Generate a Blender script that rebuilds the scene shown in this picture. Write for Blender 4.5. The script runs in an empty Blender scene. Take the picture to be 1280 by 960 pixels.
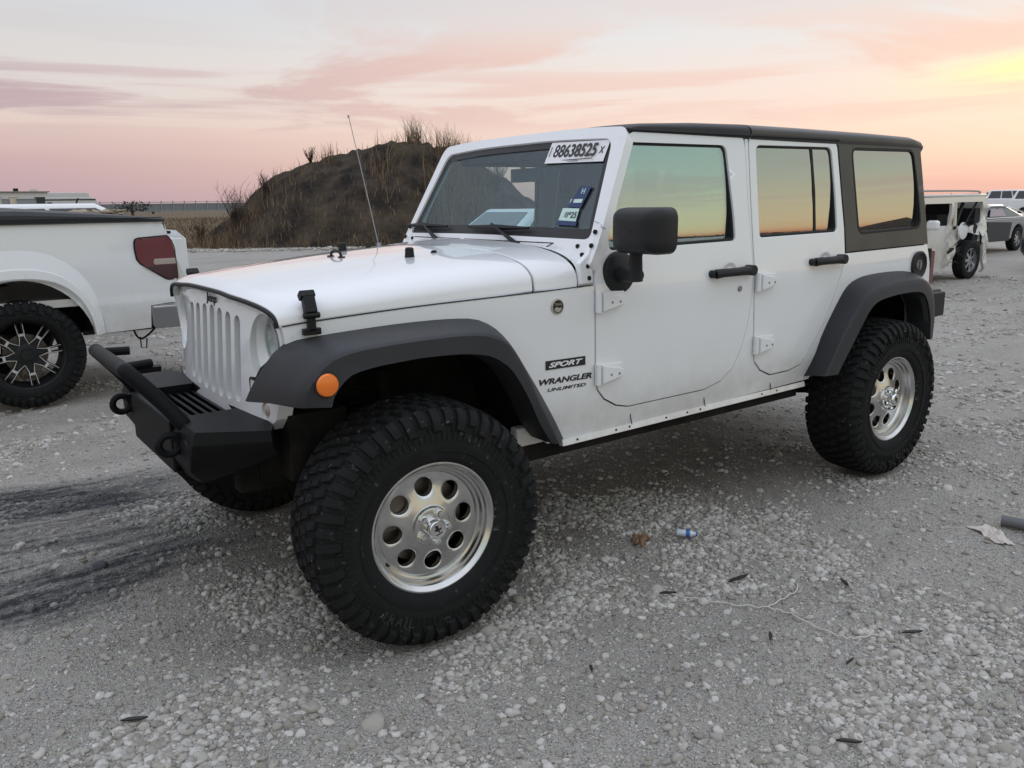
import bpy, bmesh, math, random
import numpy as np
from math import sin, cos, pi, radians
from mathutils import Vector, Matrix, Euler
from mathutils.geometry import delaunay_2d_cdt
random.seed(7); rng = np.random.default_rng(7)
SC = bpy.context.scene; COL = SC.collection
# ------------------------------------------------------------------ camera
cam = bpy.data.cameras.new('camera'); camo = bpy.data.objects.new('camera', cam); COL.objects.link(camo); SC.camera = camo
CX, CY, CZ, YAW, PIT, ROL, FPX = 1.3348, 3.2333, 1.5231, -2.2021, -0.2188, -0.0153, 1016.7294
f_ = Vector((cos(YAW)*cos(PIT), sin(YAW)*cos(PIT), sin(PIT))); r_ = Vector((sin(YAW), -cos(YAW), 0)); u_ = r_.cross(f_)
r2 = cos(ROL)*r_ + sin(ROL)*u_; u2 = -sin(ROL)*r_ + cos(ROL)*u_
camo.matrix_world = Matrix(((r2.x, u2.x, -f_.x, CX), (r2.y, u2.y, -f_.y, CY), (r2.z, u2.z, -f_.z, CZ), (0, 0, 0, 1)))
cam.sensor_fit = 'HORIZONTAL'; cam.sensor_width = 36; cam.lens = 36*FPX/1280; cam.clip_start = .05; cam.clip_end = 9000
SC.render.resolution_x = 1024; SC.render.resolution_y = 768
SC.view_settings.view_transform = 'Standard'; SC.view_settings.look = 'None'; SC.view_settings.exposure = 0.2; SC.view_settings.gamma = 1
# ------------------------------------------------------------------ world: dusk sky
def s2l(c): return tuple(((v/255)/12.92 if v/255 <= .04045 else ((v/255+.055)/1.055)**2.4) for v in c) + (1,)
W = bpy.data.worlds.new('World'); SC.world = W; W.use_nodes = True
nt = W.node_tree; nt.nodes.clear(); N = nt.nodes.new; Lk = nt.links.new
def nd(t, **k):
    n = N(t)
    for a, b in k.items(): setattr(n, a, b)
    return n
def mth(op, a, b=None, c=None, clamp=False):
    n = N('ShaderNodeMath'); n.operation = op; n.use_clamp = clamp
    for i, v in enumerate((a, b, c)):
        if v is None: continue
        if isinstance(v, (int, float)): n.inputs[i].default_value = v
        else: Lk(v, n.inputs[i])
    return n.outputs[0]
def ramp(fac, stops):
    n = N('ShaderNodeValToRGB'); e = n.color_ramp.elements
    while len(e) < len(stops): e.new(.5)
    for el, (p, c) in zip(e, stops): el.position = p; el.color = s2l(c) if max(c) > 1 else (*c, 1)
    Lk(fac, n.inputs[0]); return n.outputs[0]
def mix(f, a, b, mode='MIX'):
    n = N('ShaderNodeMix'); n.data_type = 'RGBA'; n.blend_type = mode
    for i, v in ((0, f), (6, a), (7, b)):
        if isinstance(v, (int, float)): n.inputs[i].default_value = v
        elif isinstance(v, tuple): n.inputs[i].default_value = v
        else: Lk(v, n.inputs[i])
    return n.outputs[2]
tc = N('ShaderNodeTexCoord'); sep = N('ShaderNodeSeparateXYZ'); Lk(tc.outputs['Generated'], sep.inputs[0])
X, Y, Z = sep.outputs
zz = mth('MAXIMUM', Z, 0.0)
SUNAZ = radians(-163)
hl = mth('SQRT', mth('ADD', mth('MULTIPLY', X, X), mth('MULTIPLY', Y, Y)))
dsun = mth('DIVIDE', mth('ADD', mth('MULTIPLY', X, cos(SUNAZ)), mth('MULTIPLY', Y, sin(SUNAZ))), mth('MAXIMUM', hl, .001))
fs = N('ShaderNodeMapRange'); fs.interpolation_type = 'SMOOTHSTEP'; fs.inputs[1].default_value = .30; fs.inputs[2].default_value = 1.0; Lk(dsun, fs.inputs[0]); fs = fs.outputs[0]
ZEN = (210, 219, 238)
rA = ramp(zz, [(0, (180, 158, 168)), (.02, (190, 160, 166)), (.05, (200, 165, 167)), (.075, (216, 184, 177)), (.092, (224, 200, 190)), (.115, (219, 207, 202)), (.15, (218, 212, 209)), (.23, (204, 208, 215)), (.45, (204, 212, 226)), (1, ZEN)])
rS = ramp(zz, [(0, (214, 158, 150)), (.02, (228, 180, 168)), (.05, (243, 205, 182)), (.08, (246, 216, 197)), (.13, (242, 222, 212)), (.18, (230, 228, 227)), (.24, (214, 219, 226)), (.45, (207, 214, 226)), (1, ZEN)])
rK = ramp(zz, [(0, (150, 96, 70)), (.005, (232, 164, 108)), (.014, (246, 206, 150)), (.035, (244, 222, 172)), (.09, (234, 226, 188)), (.17, (206, 218, 200)), (.27, (186, 208, 206)), (.42, (206, 216, 222)), (.6, (218, 222, 230)), (1, ZEN)])
base = mix(fs, rA, rS)
fk = N('ShaderNodeMapRange'); fk.interpolation_type = 'SMOOTHSTEP'; fk.inputs[1].default_value = .1; fk.inputs[2].default_value = .5; Lk(Y, fk.inputs[0])
base = mix(fk.outputs[0], base, rK)
# clouds on a flat layer overhead
inv = mth('DIVIDE', 1.0, mth('ADD', zz, .07))
cv = N('ShaderNodeCombineXYZ'); Lk(mth('MULTIPLY', X, inv), cv.inputs[0]); Lk(mth('MULTIPLY', Y, inv), cv.inputs[1]); cv.inputs[2].default_value = 3.7
n1 = N('ShaderNodeTexNoise'); n1.inputs['Scale'].default_value = .62; n1.inputs['Detail'].default_value = 6; n1.inputs['Roughness'].default_value = .6; n1.inputs['Distortion'].default_value = .5; Lk(cv.outputs[0], n1.inputs[0])
cm = N('ShaderNodeMapRange'); cm.interpolation_type = 'SMOOTHSTEP'; cm.inputs[1].default_value = .43; cm.inputs[2].default_value = .56; Lk(n1.outputs[0], cm.inputs[0])
band = ramp(zz, [(0, (0, 0, 0)), (.07, (0, 0, 0)), (.095, (1, 1, 1)), (.16, (1, 1, 1)), (.20, (.3, .3, .3)), (.3, (.1, .1, .1)), (1, (0, 0, 0))])
cmask = mth('MULTIPLY', cm.outputs[0], band)
# a low streak layer following the horizon
cv2 = N('ShaderNodeCombineXYZ'); Lk(mth('MULTIPLY', mth('ARCTAN2', Y, X), 2.4), cv2.inputs[0]); Lk(mth('MULTIPLY', Z, 46.0), cv2.inputs[1])
n2 = N('ShaderNodeTexNoise'); n2.inputs['Scale'].default_value = 1.0; n2.inputs['Detail'].default_value = 5; Lk(cv2.outputs[0], n2.inputs[0])
cm2 = N('ShaderNodeMapRange'); cm2.interpolation_type = 'SMOOTHSTEP'; cm2.inputs[1].default_value = .47; cm2.inputs[2].default_value = .62; Lk(n2.outputs[0], cm2.inputs[0])
band2 = ramp(zz, [(0, (.25, .25, .25)), (.05, (.1, .1, .1)), (.08, (.2, .2, .2)), (.1, (.85, .85, .85)), (.135, (.8, .8, .8)), (.16, (.1, .1, .1)), (1, (0, 0, 0))])
cm2o = mth('MULTIPLY', cm2.outputs[0], band2)
cmask = mth('MULTIPLY', mth('MAXIMUM', cmask, cm2o), .95)
ccol = mix(fs, s2l((190, 163, 170)), s2l((240, 202, 186)))
base = mix(mth('MULTIPLY', cmask, mth('SUBTRACT', 1.0, mth('MULTIPLY', fk.outputs[0], .6))), base, ccol)
hsv = N('ShaderNodeHueSaturation'); hsv.inputs['Saturation'].default_value = .86; hsv.inputs['Value'].default_value = 1.0; Lk(base, hsv.inputs['Color']); base = hsv.outputs[0]
# warm glow where the sun went down
gd = Vector((cos(radians(7.5))*cos(radians(-160.5)), cos(radians(7.5))*sin(radians(-160.5)), sin(radians(7.2))))
azd = mth('MULTIPLY', mth('SUBTRACT', mth('ARCTAN2', Y, X), radians(-160.5)), 1/.12)
eld = mth('MULTIPLY', mth('SUBTRACT', Z, .121), 1/.021)
g = mth('POWER', 2.718, mth('MULTIPLY', mth('ADD', mth('MULTIPLY', azd, azd), mth('MULTIPLY', eld, eld)), -1.0))
base = mix(mth('MULTIPLY', g, mth('SUBTRACT', 1.15, cmask), clamp=True), base, s2l((255, 247, 178)))
sky = N('ShaderNodeTexSky'); sky.sky_type = 'NISHITA'; sky.sun_disc = False; sky.sun_elevation = radians(4); sky.sun_rotation = radians(90) - SUNAZ; sky.dust_density = 2
hi = N('ShaderNodeMapRange'); hi.interpolation_type = 'SMOOTHSTEP'; Lk(zz, hi.inputs[0]); hi.inputs[1].default_value = .28; hi.inputs[2].default_value = .7; hi.inputs[3].default_value = .90; hi.inputs[4].default_value = 1.33
b1 = N('ShaderNodeBackground'); Lk(base, b1.inputs[0]); Lk(hi.outputs[0], b1.inputs[1])
b2 = N('ShaderNodeBackground'); Lk(sky.outputs[0], b2.inputs[0]); b2.inputs[1].default_value = .004
ad = N('ShaderNodeAddShader'); Lk(b1.outputs[0], ad.inputs[0]); Lk(b2.outputs[0], ad.inputs[1])
wo = N('ShaderNodeOutputWorld'); Lk(ad.outputs[0], wo.inputs[0])
sl = bpy.data.lights.new('sun', 'SUN'); sl.energy = .5; sl.angle = radians(15); sl.color = (1, .78, .55)
so = bpy.data.objects.new('sun', sl); COL.objects.link(so)
sd = Vector((cos(radians(5))*cos(SUNAZ), cos(radians(5))*sin(SUNAZ), sin(radians(5)))); so.rotation_euler = sd.to_track_quat('Z', 'Y').to_euler()
# ------------------------------------------------------------------ materials
class MT:
    """small node helper around one Principled material"""
    def __init__(s, name, col, rough=.5, metal=0, coat=0, coat_rough=.04, spec=.5, emit=None):
        global nt, N, Lk
        m = bpy.data.materials.new(name); m.use_nodes = True; s.m = m
        nt = m.node_tree; N = nt.nodes.new; Lk = nt.links.new
        s.b = nt.nodes['Principled BSDF']; s.nt = nt
        b = s.b.inputs
        b['Base Color'].default_value = (*col, 1); b['Roughness'].default_value = rough; b['Metallic'].default_value = metal
        b['Coat Weight'].default_value = coat; b['Coat Roughness'].default_value = coat_rough; b['Specular IOR Level'].default_value = spec
    def noise(s, scale, detail=4, rough=.55, coord='Object', dist=0):
        t = N('ShaderNodeTexCoord'); n = N('ShaderNodeTexNoise'); n.inputs['Scale'].default_value = scale; n.inputs['Detail'].default_value = detail
        n.inputs['Roughness'].default_value = rough; n.inputs['Distortion'].default_value = dist; Lk(t.outputs[coord], n.inputs[0]); return n.outputs[0]
    def rng(s, v, a, b, c=0, d=1):
        n = N('ShaderNodeMapRange'); Lk(v, n.inputs[0])
        for i, q in enumerate((a, b, c, d)): n.inputs[i+1].default_value = q
        return n.outputs[0]
    def bump(s, v, strength=.3, dist=.002, prev=None):
        n = N('ShaderNodeBump'); n.inputs['Strength'].default_value = strength; n.inputs['Distance'].default_value = dist; Lk(v, n.inputs['Height'])
        if prev is not None: Lk(prev, n.inputs['Normal'])
        Lk(n.outputs[0], s.b.inputs['Normal']); return n.outputs[0]
    def col(s, v): Lk(v, s.b.inputs['Base Color'])
    def rough(s, v): Lk(v, s.b.inputs['Roughness'])
M = {}
def simple(name, col, rough=.5, metal=0, coat=0, bump=None, var=None, **k):
    t = MT(name, col, rough, metal, coat, **k)
    if bump: t.bump(t.noise(bump[0]), bump[1], bump[2])
    if var:
        n = t.noise(var[0], 5); t.col(mix(t.rng(n, .35, .7), (*col, 1), (*var[1], 1)))
    M[name] = t.m; return t
def paint(name, col, dust=(.42, .38, .33)):
    t = MT(name, col, .34, 0, 1.0, .03)
    n = t.noise(1.1, 3, .5)
    geo = N('ShaderNodeNewGeometry'); sp = N('ShaderNodeSeparateXYZ'); Lk(geo.outputs['Position'], sp.inputs[0])
    low = t.rng(sp.outputs[2], .95, .55, 0, 1)                      # road dust thrown up on the lowest panels
    f = mth('MULTIPLY', mth('ADD', mth('MULTIPLY', mth('POWER', low, 1.5), .7), .03), t.rng(mth('ADD', mth('MULTIPLY', n, .6), mth('MULTIPLY', t.noise(9, 6, .7), .4)), .38, .62))
    t.col(mix(f, (*col, 1), (*dust, 1))); t.bump(t.noise(2.6, 2), .16, .012)
    M[name] = t.m
paint('white_paint', (.80, .815, .835)); paint('cream_white_paint', (.68, .67, .64))
simple('black_trim', (.010, .0105, .012), .5, bump=(420, .25, .0006), var=(5, (.016, .017, .018)), spec=.35)
simple('flare_plastic', (.017, .019, .023), .55, bump=(520, .35, .0006), var=(6, (.026, .026, .028)), spec=.4)
simple('powder_coat', (.005, .0055, .007), .52, bump=(300, .3, .0008), var=(7, (.008, .008, .008)), spec=.14)
simple('matt_black', (.008, .008, .009), .7, var=(9, (.018, .016, .014)), spec=.25)
simple('underbody', (.006, .006, .006), .85, spec=.2, var=(8, (.022, .019, .016)), bump=(30, .3, .004))
simple('rubber_seal', (.006, .006, .007), .55, spec=.35)
simple('hardtop', (.030, .028, .026), .36, bump=(300, .4, .0006), var=(4, (.055, .051, .046)))
simple('interior', (.012, .013, .016), .75, bump=(200, .2, .001)); simple('seat_fabric', (.05, .052, .055), .9, bump=(260, .3, .001)); simple('seat_grey', (.3, .29, .27), .8)
simple('polished_alloy', (.62, .62, .61), .22, 1, var=(14, (.52, .52, .51))); M['polished_alloy'].node_tree.nodes['Principled BSDF'].inputs['Anisotropic'].default_value = .3
simple('chrome', (.8, .8, .8), .08, 1); simple('dull_chrome', (.42, .43, .45), .3, 1, bump=(14, .3, .006)); simple('steel', (.3, .3, .3), .45, 1)
simple('brake_disc', (.16, .14, .12), .5, 1)
simple('orange_lens', (.85, .19, .01), .18, coat=.6, bump=(110, .5, .002)); simple('red_lens', (.13, .008, .010), .14, coat=.9, bump=(60, .15, .003)); simple('pale_lens', (.42, .34, .3), .2, coat=.5)
simple('lamp_reflector', (.82, .84, .86), .25, .45, bump=(55, .4, .004)); simple('machined_metal', (.72, .72, .72), .32, .55); simple('dark_red_lens', (.045, .004, .005), .14, coat=.9)
simple('white_sticker', (.8, .8, .82), .5); simple('ink', (.012, .012, .014), .5); simple('blue_sticker', (.012, .035, .12), .5); simple('pale_green_sticker', (.55, .72, .66), .5); simple('badge_silver', (.5, .48, .42), .35, .7)
simple('dark_window', (.012, .014, .017), .06, coat=1); simple('silver_paint', (.38, .39, .41), .3, .6, .8); simple('dark_paint', (.012, .014, .02), .25, 0, 1)
simple('grey_primer', (.035, .042, .045), .6); simple('cream', (.62, .56, .46), .7); simple('grey_panel', (.28, .3, .33), .7, bump=(20, .2, .01)); simple('trailer_white', (.62, .63, .64), .5); simple('dark_red', (.05, .012, .014), .6)
simple('galvanised', (.33, .35, .38), .5, .5); simple('airbag_cloth', (.42, .36, .38), .95, bump=(20, .6, .02)); simple('dusty_cover', (.03, .032, .036), .6, bump=(60, .3, .002)); simple('tan_litter', (.33, .27, .2), .9)
simple('rust_cloth', (.2, .12, .075), .95, bump=(60, .8, .01)); simple('grimy_cloth', (.6, .55, .5), .95, bump=(40, .6, .01)); simple('string', (.6, .58, .54), .8); simple('clear_plastic', (.55, .62, .68), .15, coat=.5); simple('blue_label', (.03, .12, .45), .4); simple('grey_pipe', (.12, .125, .135), .45); simple('rubber_bit', (.015, .015, .016), .5); simple('worn_wood', (.2, .17, .14), .9)
def glass(name, tint, refl, frb, col=(1, 1, 1)):
    m = bpy.data.materials.new(name); m.use_nodes = True
    global nt, N, Lk
    nt = m.node_tree; nt.nodes.clear(); N = nt.nodes.new; Lk = nt.links.new
    tr = N('ShaderNodeBsdfTransparent'); tr.inputs[0].default_value = (*tint, 1)
    gl = N('ShaderNodeBsdfGlossy'); gl.inputs[0].default_value = (*col, 1); gl.inputs['Roughness'].default_value = .012
    lw = N('ShaderNodeLayerWeight'); lw.inputs[0].default_value = .45
    f = mth('ADD', mth('MULTIPLY', lw.outputs['Fresnel'], frb), refl, clamp=True)
    mx = N('ShaderNodeMixShader'); Lk(f, mx.inputs[0]); Lk(tr.outputs[0], mx.inputs[1]); Lk(gl.outputs[0], mx.inputs[2])
    o = N('ShaderNodeOutputMaterial'); Lk(mx.outputs[0], o.inputs[0]); M[name] = m
glass('windscreen_glass', (.80, .88, .90), .012, .10); glass('door_glass', (.66, .74, .72), .42, .40, (.86, 1, .98)); glass('privacy_glass', (.10, .10, .095), .44, .42, (.98, .98, .94)); glass('clear_glass', (.8, .85, .85), .05, .5); glass('smoked_glass', (.62, .62, .60), .02, .10); glass('plain_glass', (.86, .92, .92), .012, .08)
# tyre rubber with dust on it
t = MT('tyre_rubber', (.02, .02, .021), .8, spec=.22)
n = t.noise(11, 6, .7); t.col(mix(t.rng(n, .55, .85, 0, .5), (.011, .0115, .012, 1), (.04, .038, .035, 1))); n3 = t.noise(34, 4, .7); nt = t.nt; t.col(mix(t.rng(n3, .62, .72, 0, .6), t.b.inputs['Base Color'].links[0].from_socket, (.17, .165, .16, 1))); t.bump(t.noise(160), .25, .001); M['tyre_rubber'] = t.m
t = MT('tyre_lettering', (.018, .018, .019), .65); M['tyre_lettering'] = t.m
# ------------------------------------------------------------------ helpers
def tag(o, label=None, cat=None, group=None, kind=None):
    if label: o['label'] = label
    if cat: o['category'] = cat
    if group: o['group'] = group
    if kind: o['kind'] = kind
    return o
def link(me, name, mat, parent=None, smooth=True, ang=35, bevel=0, seg=2):
    if mat is not None: me.materials.append(M[mat] if isinstance(mat, str) else mat)
    if smooth:
        me.shade_smooth(); me.set_sharp_from_angle(angle=radians(ang))
    o = bpy.data.objects.new(name, me); COL.objects.link(o)
    if parent is not None: o.parent = parent
    if bevel:
        b = o.modifiers.new('bevel', 'BEVEL'); b.width = bevel; b.segments = seg; b.limit_method = 'ANGLE'; b.angle_limit = radians(32); b.harden_normals = True
    return o
def empty(name, loc=(0, 0, 0), rz=0, parent=None):
    o = bpy.data.objects.new(name, None); COL.objects.link(o); o.location = loc; o.rotation_euler = (0, 0, rz); o.empty_display_size = .2
    if parent is not None: o.parent = parent
    return o
class MB:
    """collects shapes of one part and links them as one mesh"""
    def __init__(s): s.v = []; s.f = []
    def add(s, v, f):
        o = len(s.v); s.v += [tuple(q) for q in v]; s.f += [tuple(i+o for i in q) for q in f]; return s
    def box(s, c, d, rot=None, taper=1):
        x, y, z = d[0]/2, d[1]/2, d[2]/2
        vs = [Vector((a*x*(taper if e > 0 else 1), b*y*(taper if e > 0 else 1), e*z)) for e in (-1, 1) for b in (-1, 1) for a in (-1, 1)]
        if rot is not None:
            R = rot if isinstance(rot, Matrix) else Euler(rot).to_matrix(); vs = [R @ v for v in vs]
        return s.add([v+Vector(c) for v in vs], [(0, 2, 3, 1), (4, 5, 7, 6), (0, 1, 5, 4), (2, 6, 7, 3), (0, 4, 6, 2), (1, 3, 7, 5)])
    def tube(s, pts, r, seg=12, cap=True, flat=1):
        pts = [Vector(p) for p in pts]; rs = r if isinstance(r, (list, tuple)) else [r]*len(pts)
        o = len(s.v); up = None
        for i, p in enumerate(pts):
            d = (pts[min(i+1, len(pts)-1)]-pts[max(i-1, 0)]).normalized()
            if up is None: up = Vector((0, 0, 1)) if abs(d.z) < .9 else Vector((1, 0, 0))
            a = d.cross(up).normalized(); b = a.cross(d).normalized(); up = b
            for k in range(seg):
                t = 2*pi*k/seg; s.v.append(tuple(p+(a*cos(t)+b*sin(t)*flat)*rs[i]))
        for i in range(len(pts)-1):
            for k in range(seg):
                k2 = (k+1) % seg; s.f.append((o+i*seg+k, o+i*seg+k2, o+(i+1)*seg+k2, o+(i+1)*seg+k))
        if cap: s.f.append(tuple(o+k for k in reversed(range(seg)))); s.f.append(tuple(o+(len(pts)-1)*seg+k for k in range(seg)))
        return s
    def grid(s, rows, close_u=False, close_v=False, flip=False):
        o = len(s.v); n = len(rows); m = len(rows[0])
        for r in rows: s.v += [tuple(q) for q in r]
        for i in range(n if close_u else n-1):
            for j in range(m if close_v else m-1):
                a, b, c, d = o+i*m+j, o+i*m+(j+1) % m, o+((i+1) % n)*m+(j+1) % m, o+((i+1) % n)*m+j
                s.f.append((d, c, b, a) if flip else (a, b, c, d))
        return s
    def lathe(s, prof, seg=48, axis='y', c=(0, 0, 0)):
        rows = []
        for k in range(seg):
            t = 2*pi*k/seg
            if axis == 'y': rows.append([(c[0]+r*cos(t), c[1]+y, c[2]+r*sin(t)) for r, y in prof])
            elif axis == 'z': rows.append([(c[0]+r*cos(t), c[1]+r*sin(t), c[2]+y) for r, y in prof])
            else: rows.append([(c[0]+y, c[1]+r*cos(t), c[2]+r*sin(t)) for r, y in prof])
        return s.grid(rows, close_u=True)
    def prism(s, poly, vec, mapf=None):
        n = len(poly); a = [Vector(p) for p in poly]; v = Vector(vec)
        return s.add(a+[p+v for p in a], [tuple(range(n-1, -1, -1)), tuple(range(n, 2*n))]+[(i, (i+1) % n, (i+1) % n+n, i+n) for i in range(n)])
    def build(s, name, mat, parent=None, bevel=0, smooth=True, ang=35, fix=True, seg=2, weld=False):
        me = bpy.data.meshes.new(name); me.from_pydata(s.v, [], s.f)
        if fix:
            bm = bmesh.new(); bm.from_mesh(me)
            if weld: bmesh.ops.remove_doubles(bm, verts=bm.verts, dist=1e-5)
            bmesh.ops.recalc_face_normals(bm, faces=bm.faces); bm.to_mesh(me); bm.free()
        me.update(); return link(me, name, mat, parent, smooth, ang, bevel, seg)
def rp(pts, n=5):
    """polygon with rounded corners: (x, y[, r])"""
    out = []; k = len(pts)
    for i, p in enumerate(pts):
        r = p[2] if len(p) > 2 else 0; P = Vector(p[:2])
        if not r: out.append(tuple(P)); continue
        a = Vector(pts[i-1][:2])-P; b = Vector(pts[(i+1) % k][:2])-P
        d = min(r, a.length*.49, b.length*.49); A = P+a.normalized()*d; B = P+b.normalized()*d
        for j in range(n+1):
            t = j/n; out.append(tuple((1-t)**2*A+2*t*(1-t)*P+t*t*B))
    return out
def offs(poly, d):
    """offset a closed polygon; d > 0 grows it"""
    n = len(poly); A = sum(poly[i][0]*poly[(i+1) % n][1]-poly[(i+1) % n][0]*poly[i][1] for i in range(n)); sg = 1 if A > 0 else -1; out = []
    for i in range(n):
        p, a, b = Vector(poly[i]), Vector(poly[i-1]), Vector(poly[(i+1) % n])
        e1 = (p-a); e2 = (b-p)
        if e1.length < 1e-9: e1 = e2
        if e2.length < 1e-9: e2 = e1
        e1.normalize(); e2.normalize()
        n1 = Vector((e1.y, -e1.x)); n2 = Vector((e2.y, -e2.x)); m = n1+n2
        if m.length < 1e-6: m = n1.copy()
        m.normalize(); k = 1/max(.5, m.dot(n1)); out.append(tuple(p+m*d*k*sg))
    return out
def resample(pts, n):
    P = np.array(pts, float); d = np.r_[0, np.cumsum(np.linalg.norm(np.diff(P, axis=0), axis=1))]; t = np.linspace(0, d[-1], n)
    return [tuple(np.interp(t, d, P[:, i]) for i in range(P.shape[1])) for _ in (0,)][0] if False else list(zip(*[np.interp(t, d, P[:, i]) for i in range(P.shape[1])]))
def smooth_line(pts, n=8):
    """Catmull-Rom through the points"""
    P = [np.array(p, float) for p in pts]; out = []
    for i in range(len(P)-1):
        p0, p1, p2, p3 = P[max(i-1, 0)], P[i], P[i+1], P[min(i+2, len(P)-1)]
        for j in range(n):
            t = j/n; out.append(tuple(.5*((2*p1)+(-p0+p2)*t+(2*p0-5*p1+4*p2-p3)*t*t+(-p0+3*p1-3*p2+p3)*t**3)))
    out.append(tuple(P[-1])); return out
def inpoly(px, py, poly):
    P = np.array(poly); x0, y0 = P[:, 0], P[:, 1]; x1, y1 = np.roll(x0, -1), np.roll(y0, -1)
    px = np.asarray(px)[:, None]; py = np.asarray(py)[:, None]
    c = ((y0 > py) != (y1 > py)) & (px < (x1-x0)*(py-y0)/(y1-y0+1e-15)+x0)
    return c.sum(1) % 2 == 1
def densify(poly, step):
    out = []; n = len(poly)
    for i in range(n):
        a, b = Vector(poly[i]), Vector(poly[(i+1) % n]); k = max(1, int((b-a).length/step))
        out += [tuple(a+(b-a)*(j/k)) for j in range(k)]
    return out
def panel(name, outline, fmap, thick, mat, parent, holes=(), step=.06, bevel=.003, ang=35, seg=2, excl=.4):
    """a plate with holes: fmap(u, v) gives its outer face, thick the vector to its inner face"""
    loops = [densify(l, step) for l in (outline, *holes)]; pts = []; edges = []
    for l in loops:
        o = len(pts); pts += l; edges += [(o+i, o+(i+1) % len(l)) for i in range(len(l))]
    P = np.array(pts); lo, hi = P.min(0), P.max(0)
    gx, gy = np.meshgrid(np.arange(lo[0]+step/2, hi[0], step), np.arange(lo[1]+step/2, hi[1], step)); gx = gx.ravel(); gy = gy.ravel()
    def inside(x, y):
        k = inpoly(x, y, loops[0])
        for h in loops[1:]: k &= ~inpoly(x, y, h)
        return k
    k = inside(gx, gy)
    for i in range(len(gx)):
        if k[i] and np.min((P[:, 0]-gx[i])**2+(P[:, 1]-gy[i])**2) > (step*excl)**2: pts.append((gx[i], gy[i]))
    r = delaunay_2d_cdt([Vector(p) for p in pts], edges, [], 0, 1e-7)
    V = r[0]; F = [f for f in r[2] if len(f) >= 3]
    cx = np.array([sum(V[i].x for i in f)/len(f) for f in F]); cy = np.array([sum(V[i].y for i in f)/len(f) for f in F])
    k = inside(cx, cy); F = [tuple(f) for f, q in zip(F, k) if q]
    fr = [Vector(fmap(v.x, v.y)) for v in V]; T = thick if callable(thick) else (lambda p: Vector(thick))
    bk = [p+T(p) for p in fr]; n = len(V); ec = {}
    for f in F:
        for i in range(len(f)):
            a, b = f[i], f[(i+1) % len(f)]; ec.setdefault((min(a, b), max(a, b)), []).append((a, b))
    side = [(b, a, a+n, b+n) for q in ec.values() if len(q) == 1 for a, b in q]
    used = sorted({i for f in F for i in f}); mp = {i: j for j, i in enumerate(used)}; m = len(used)
    g = lambda i: mp[i] if i < n else mp[i-n]+m
    vs = [fr[i] for i in used]+[bk[i] for i in used]
    fs_ = [tuple(g(i) for i in f) for f in F]+[tuple(g(i+n) for i in reversed(f)) for f in F]+[tuple(g(i) for i in s_) for s_ in side]
    me = bpy.data.meshes.new(name); me.from_pydata(vs, [], fs_)
    bm = bmesh.new(); bm.from_mesh(me); bmesh.ops.recalc_face_normals(bm, faces=bm.faces); bm.to_mesh(me); bm.free()
    return link(me, name, mat, parent, True, ang, bevel, seg)
def mirror_tree(o, parent):
    """the same part on the other side: y negated"""
    me = o.data
    if me is not None:
        me = me.copy(); n = len(me.vertices); c = np.empty(n*3, 'f'); me.vertices.foreach_get('co', c); c[1::3] *= -1; me.vertices.foreach_set('co', c); me.flip_normals(); me.update()
    c = bpy.data.objects.new(o.name.split('.')[0], me); COL.objects.link(c); c.parent = parent; c.location = (o.location.x, -o.location.y, o.location.z)
    for m in o.modifiers:
        b = c.modifiers.new(m.name, m.type)
        if m.type == 'BEVEL': b.width = m.width; b.segments = m.segments; b.limit_method = m.limit_method; b.angle_limit = m.angle_limit; b.harden_normals = True
    for ch in list(o.children): mirror_tree(ch, c)
    return c
def copy_tree(o, parent=None):
    c = o.copy(); COL.objects.link(c); c.parent = parent
    for ch in list(o.children): copy_tree(ch, c)
    return c
def text(name, s, c, Xa, Ya, w, h, mat, parent, ext=.0006, shear=0, bold=0, space=1):
    cu = bpy.data.curves.new(name, 'FONT'); cu.body = s; cu.extrude = .02; cu.offset = bold; cu.shear = shear; cu.space_character = space
    o = bpy.data.objects.new(name, cu); COL.objects.link(o); dg = bpy.context.evaluated_depsgraph_get(); me = bpy.data.meshes.new_from_object(o.evaluated_get(dg)); bpy.data.objects.remove(o); bpy.data.curves.remove(cu)
    n = len(me.vertices); a = np.empty(n*3, 'f'); me.vertices.foreach_get('co', a); a = a.reshape(-1, 3); lo, hi = a.min(0), a.max(0)
    a = (a-(lo+hi)/2)/(hi-lo)*np.array([w, h, ext*2]); Xv, Yv = np.array(Xa, float), np.array(Ya, float); Xv /= np.linalg.norm(Xv); Yv /= np.linalg.norm(Yv); Zv = np.cross(Xv, Yv)
    b = a[:, :1]*Xv+a[:, 1:2]*Yv+a[:, 2:]*Zv+np.array(c); me.vertices.foreach_set('co', b.astype('f').ravel()); me.materials.clear(); me.update()
    return link(me, name, mat, parent, False)
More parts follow.
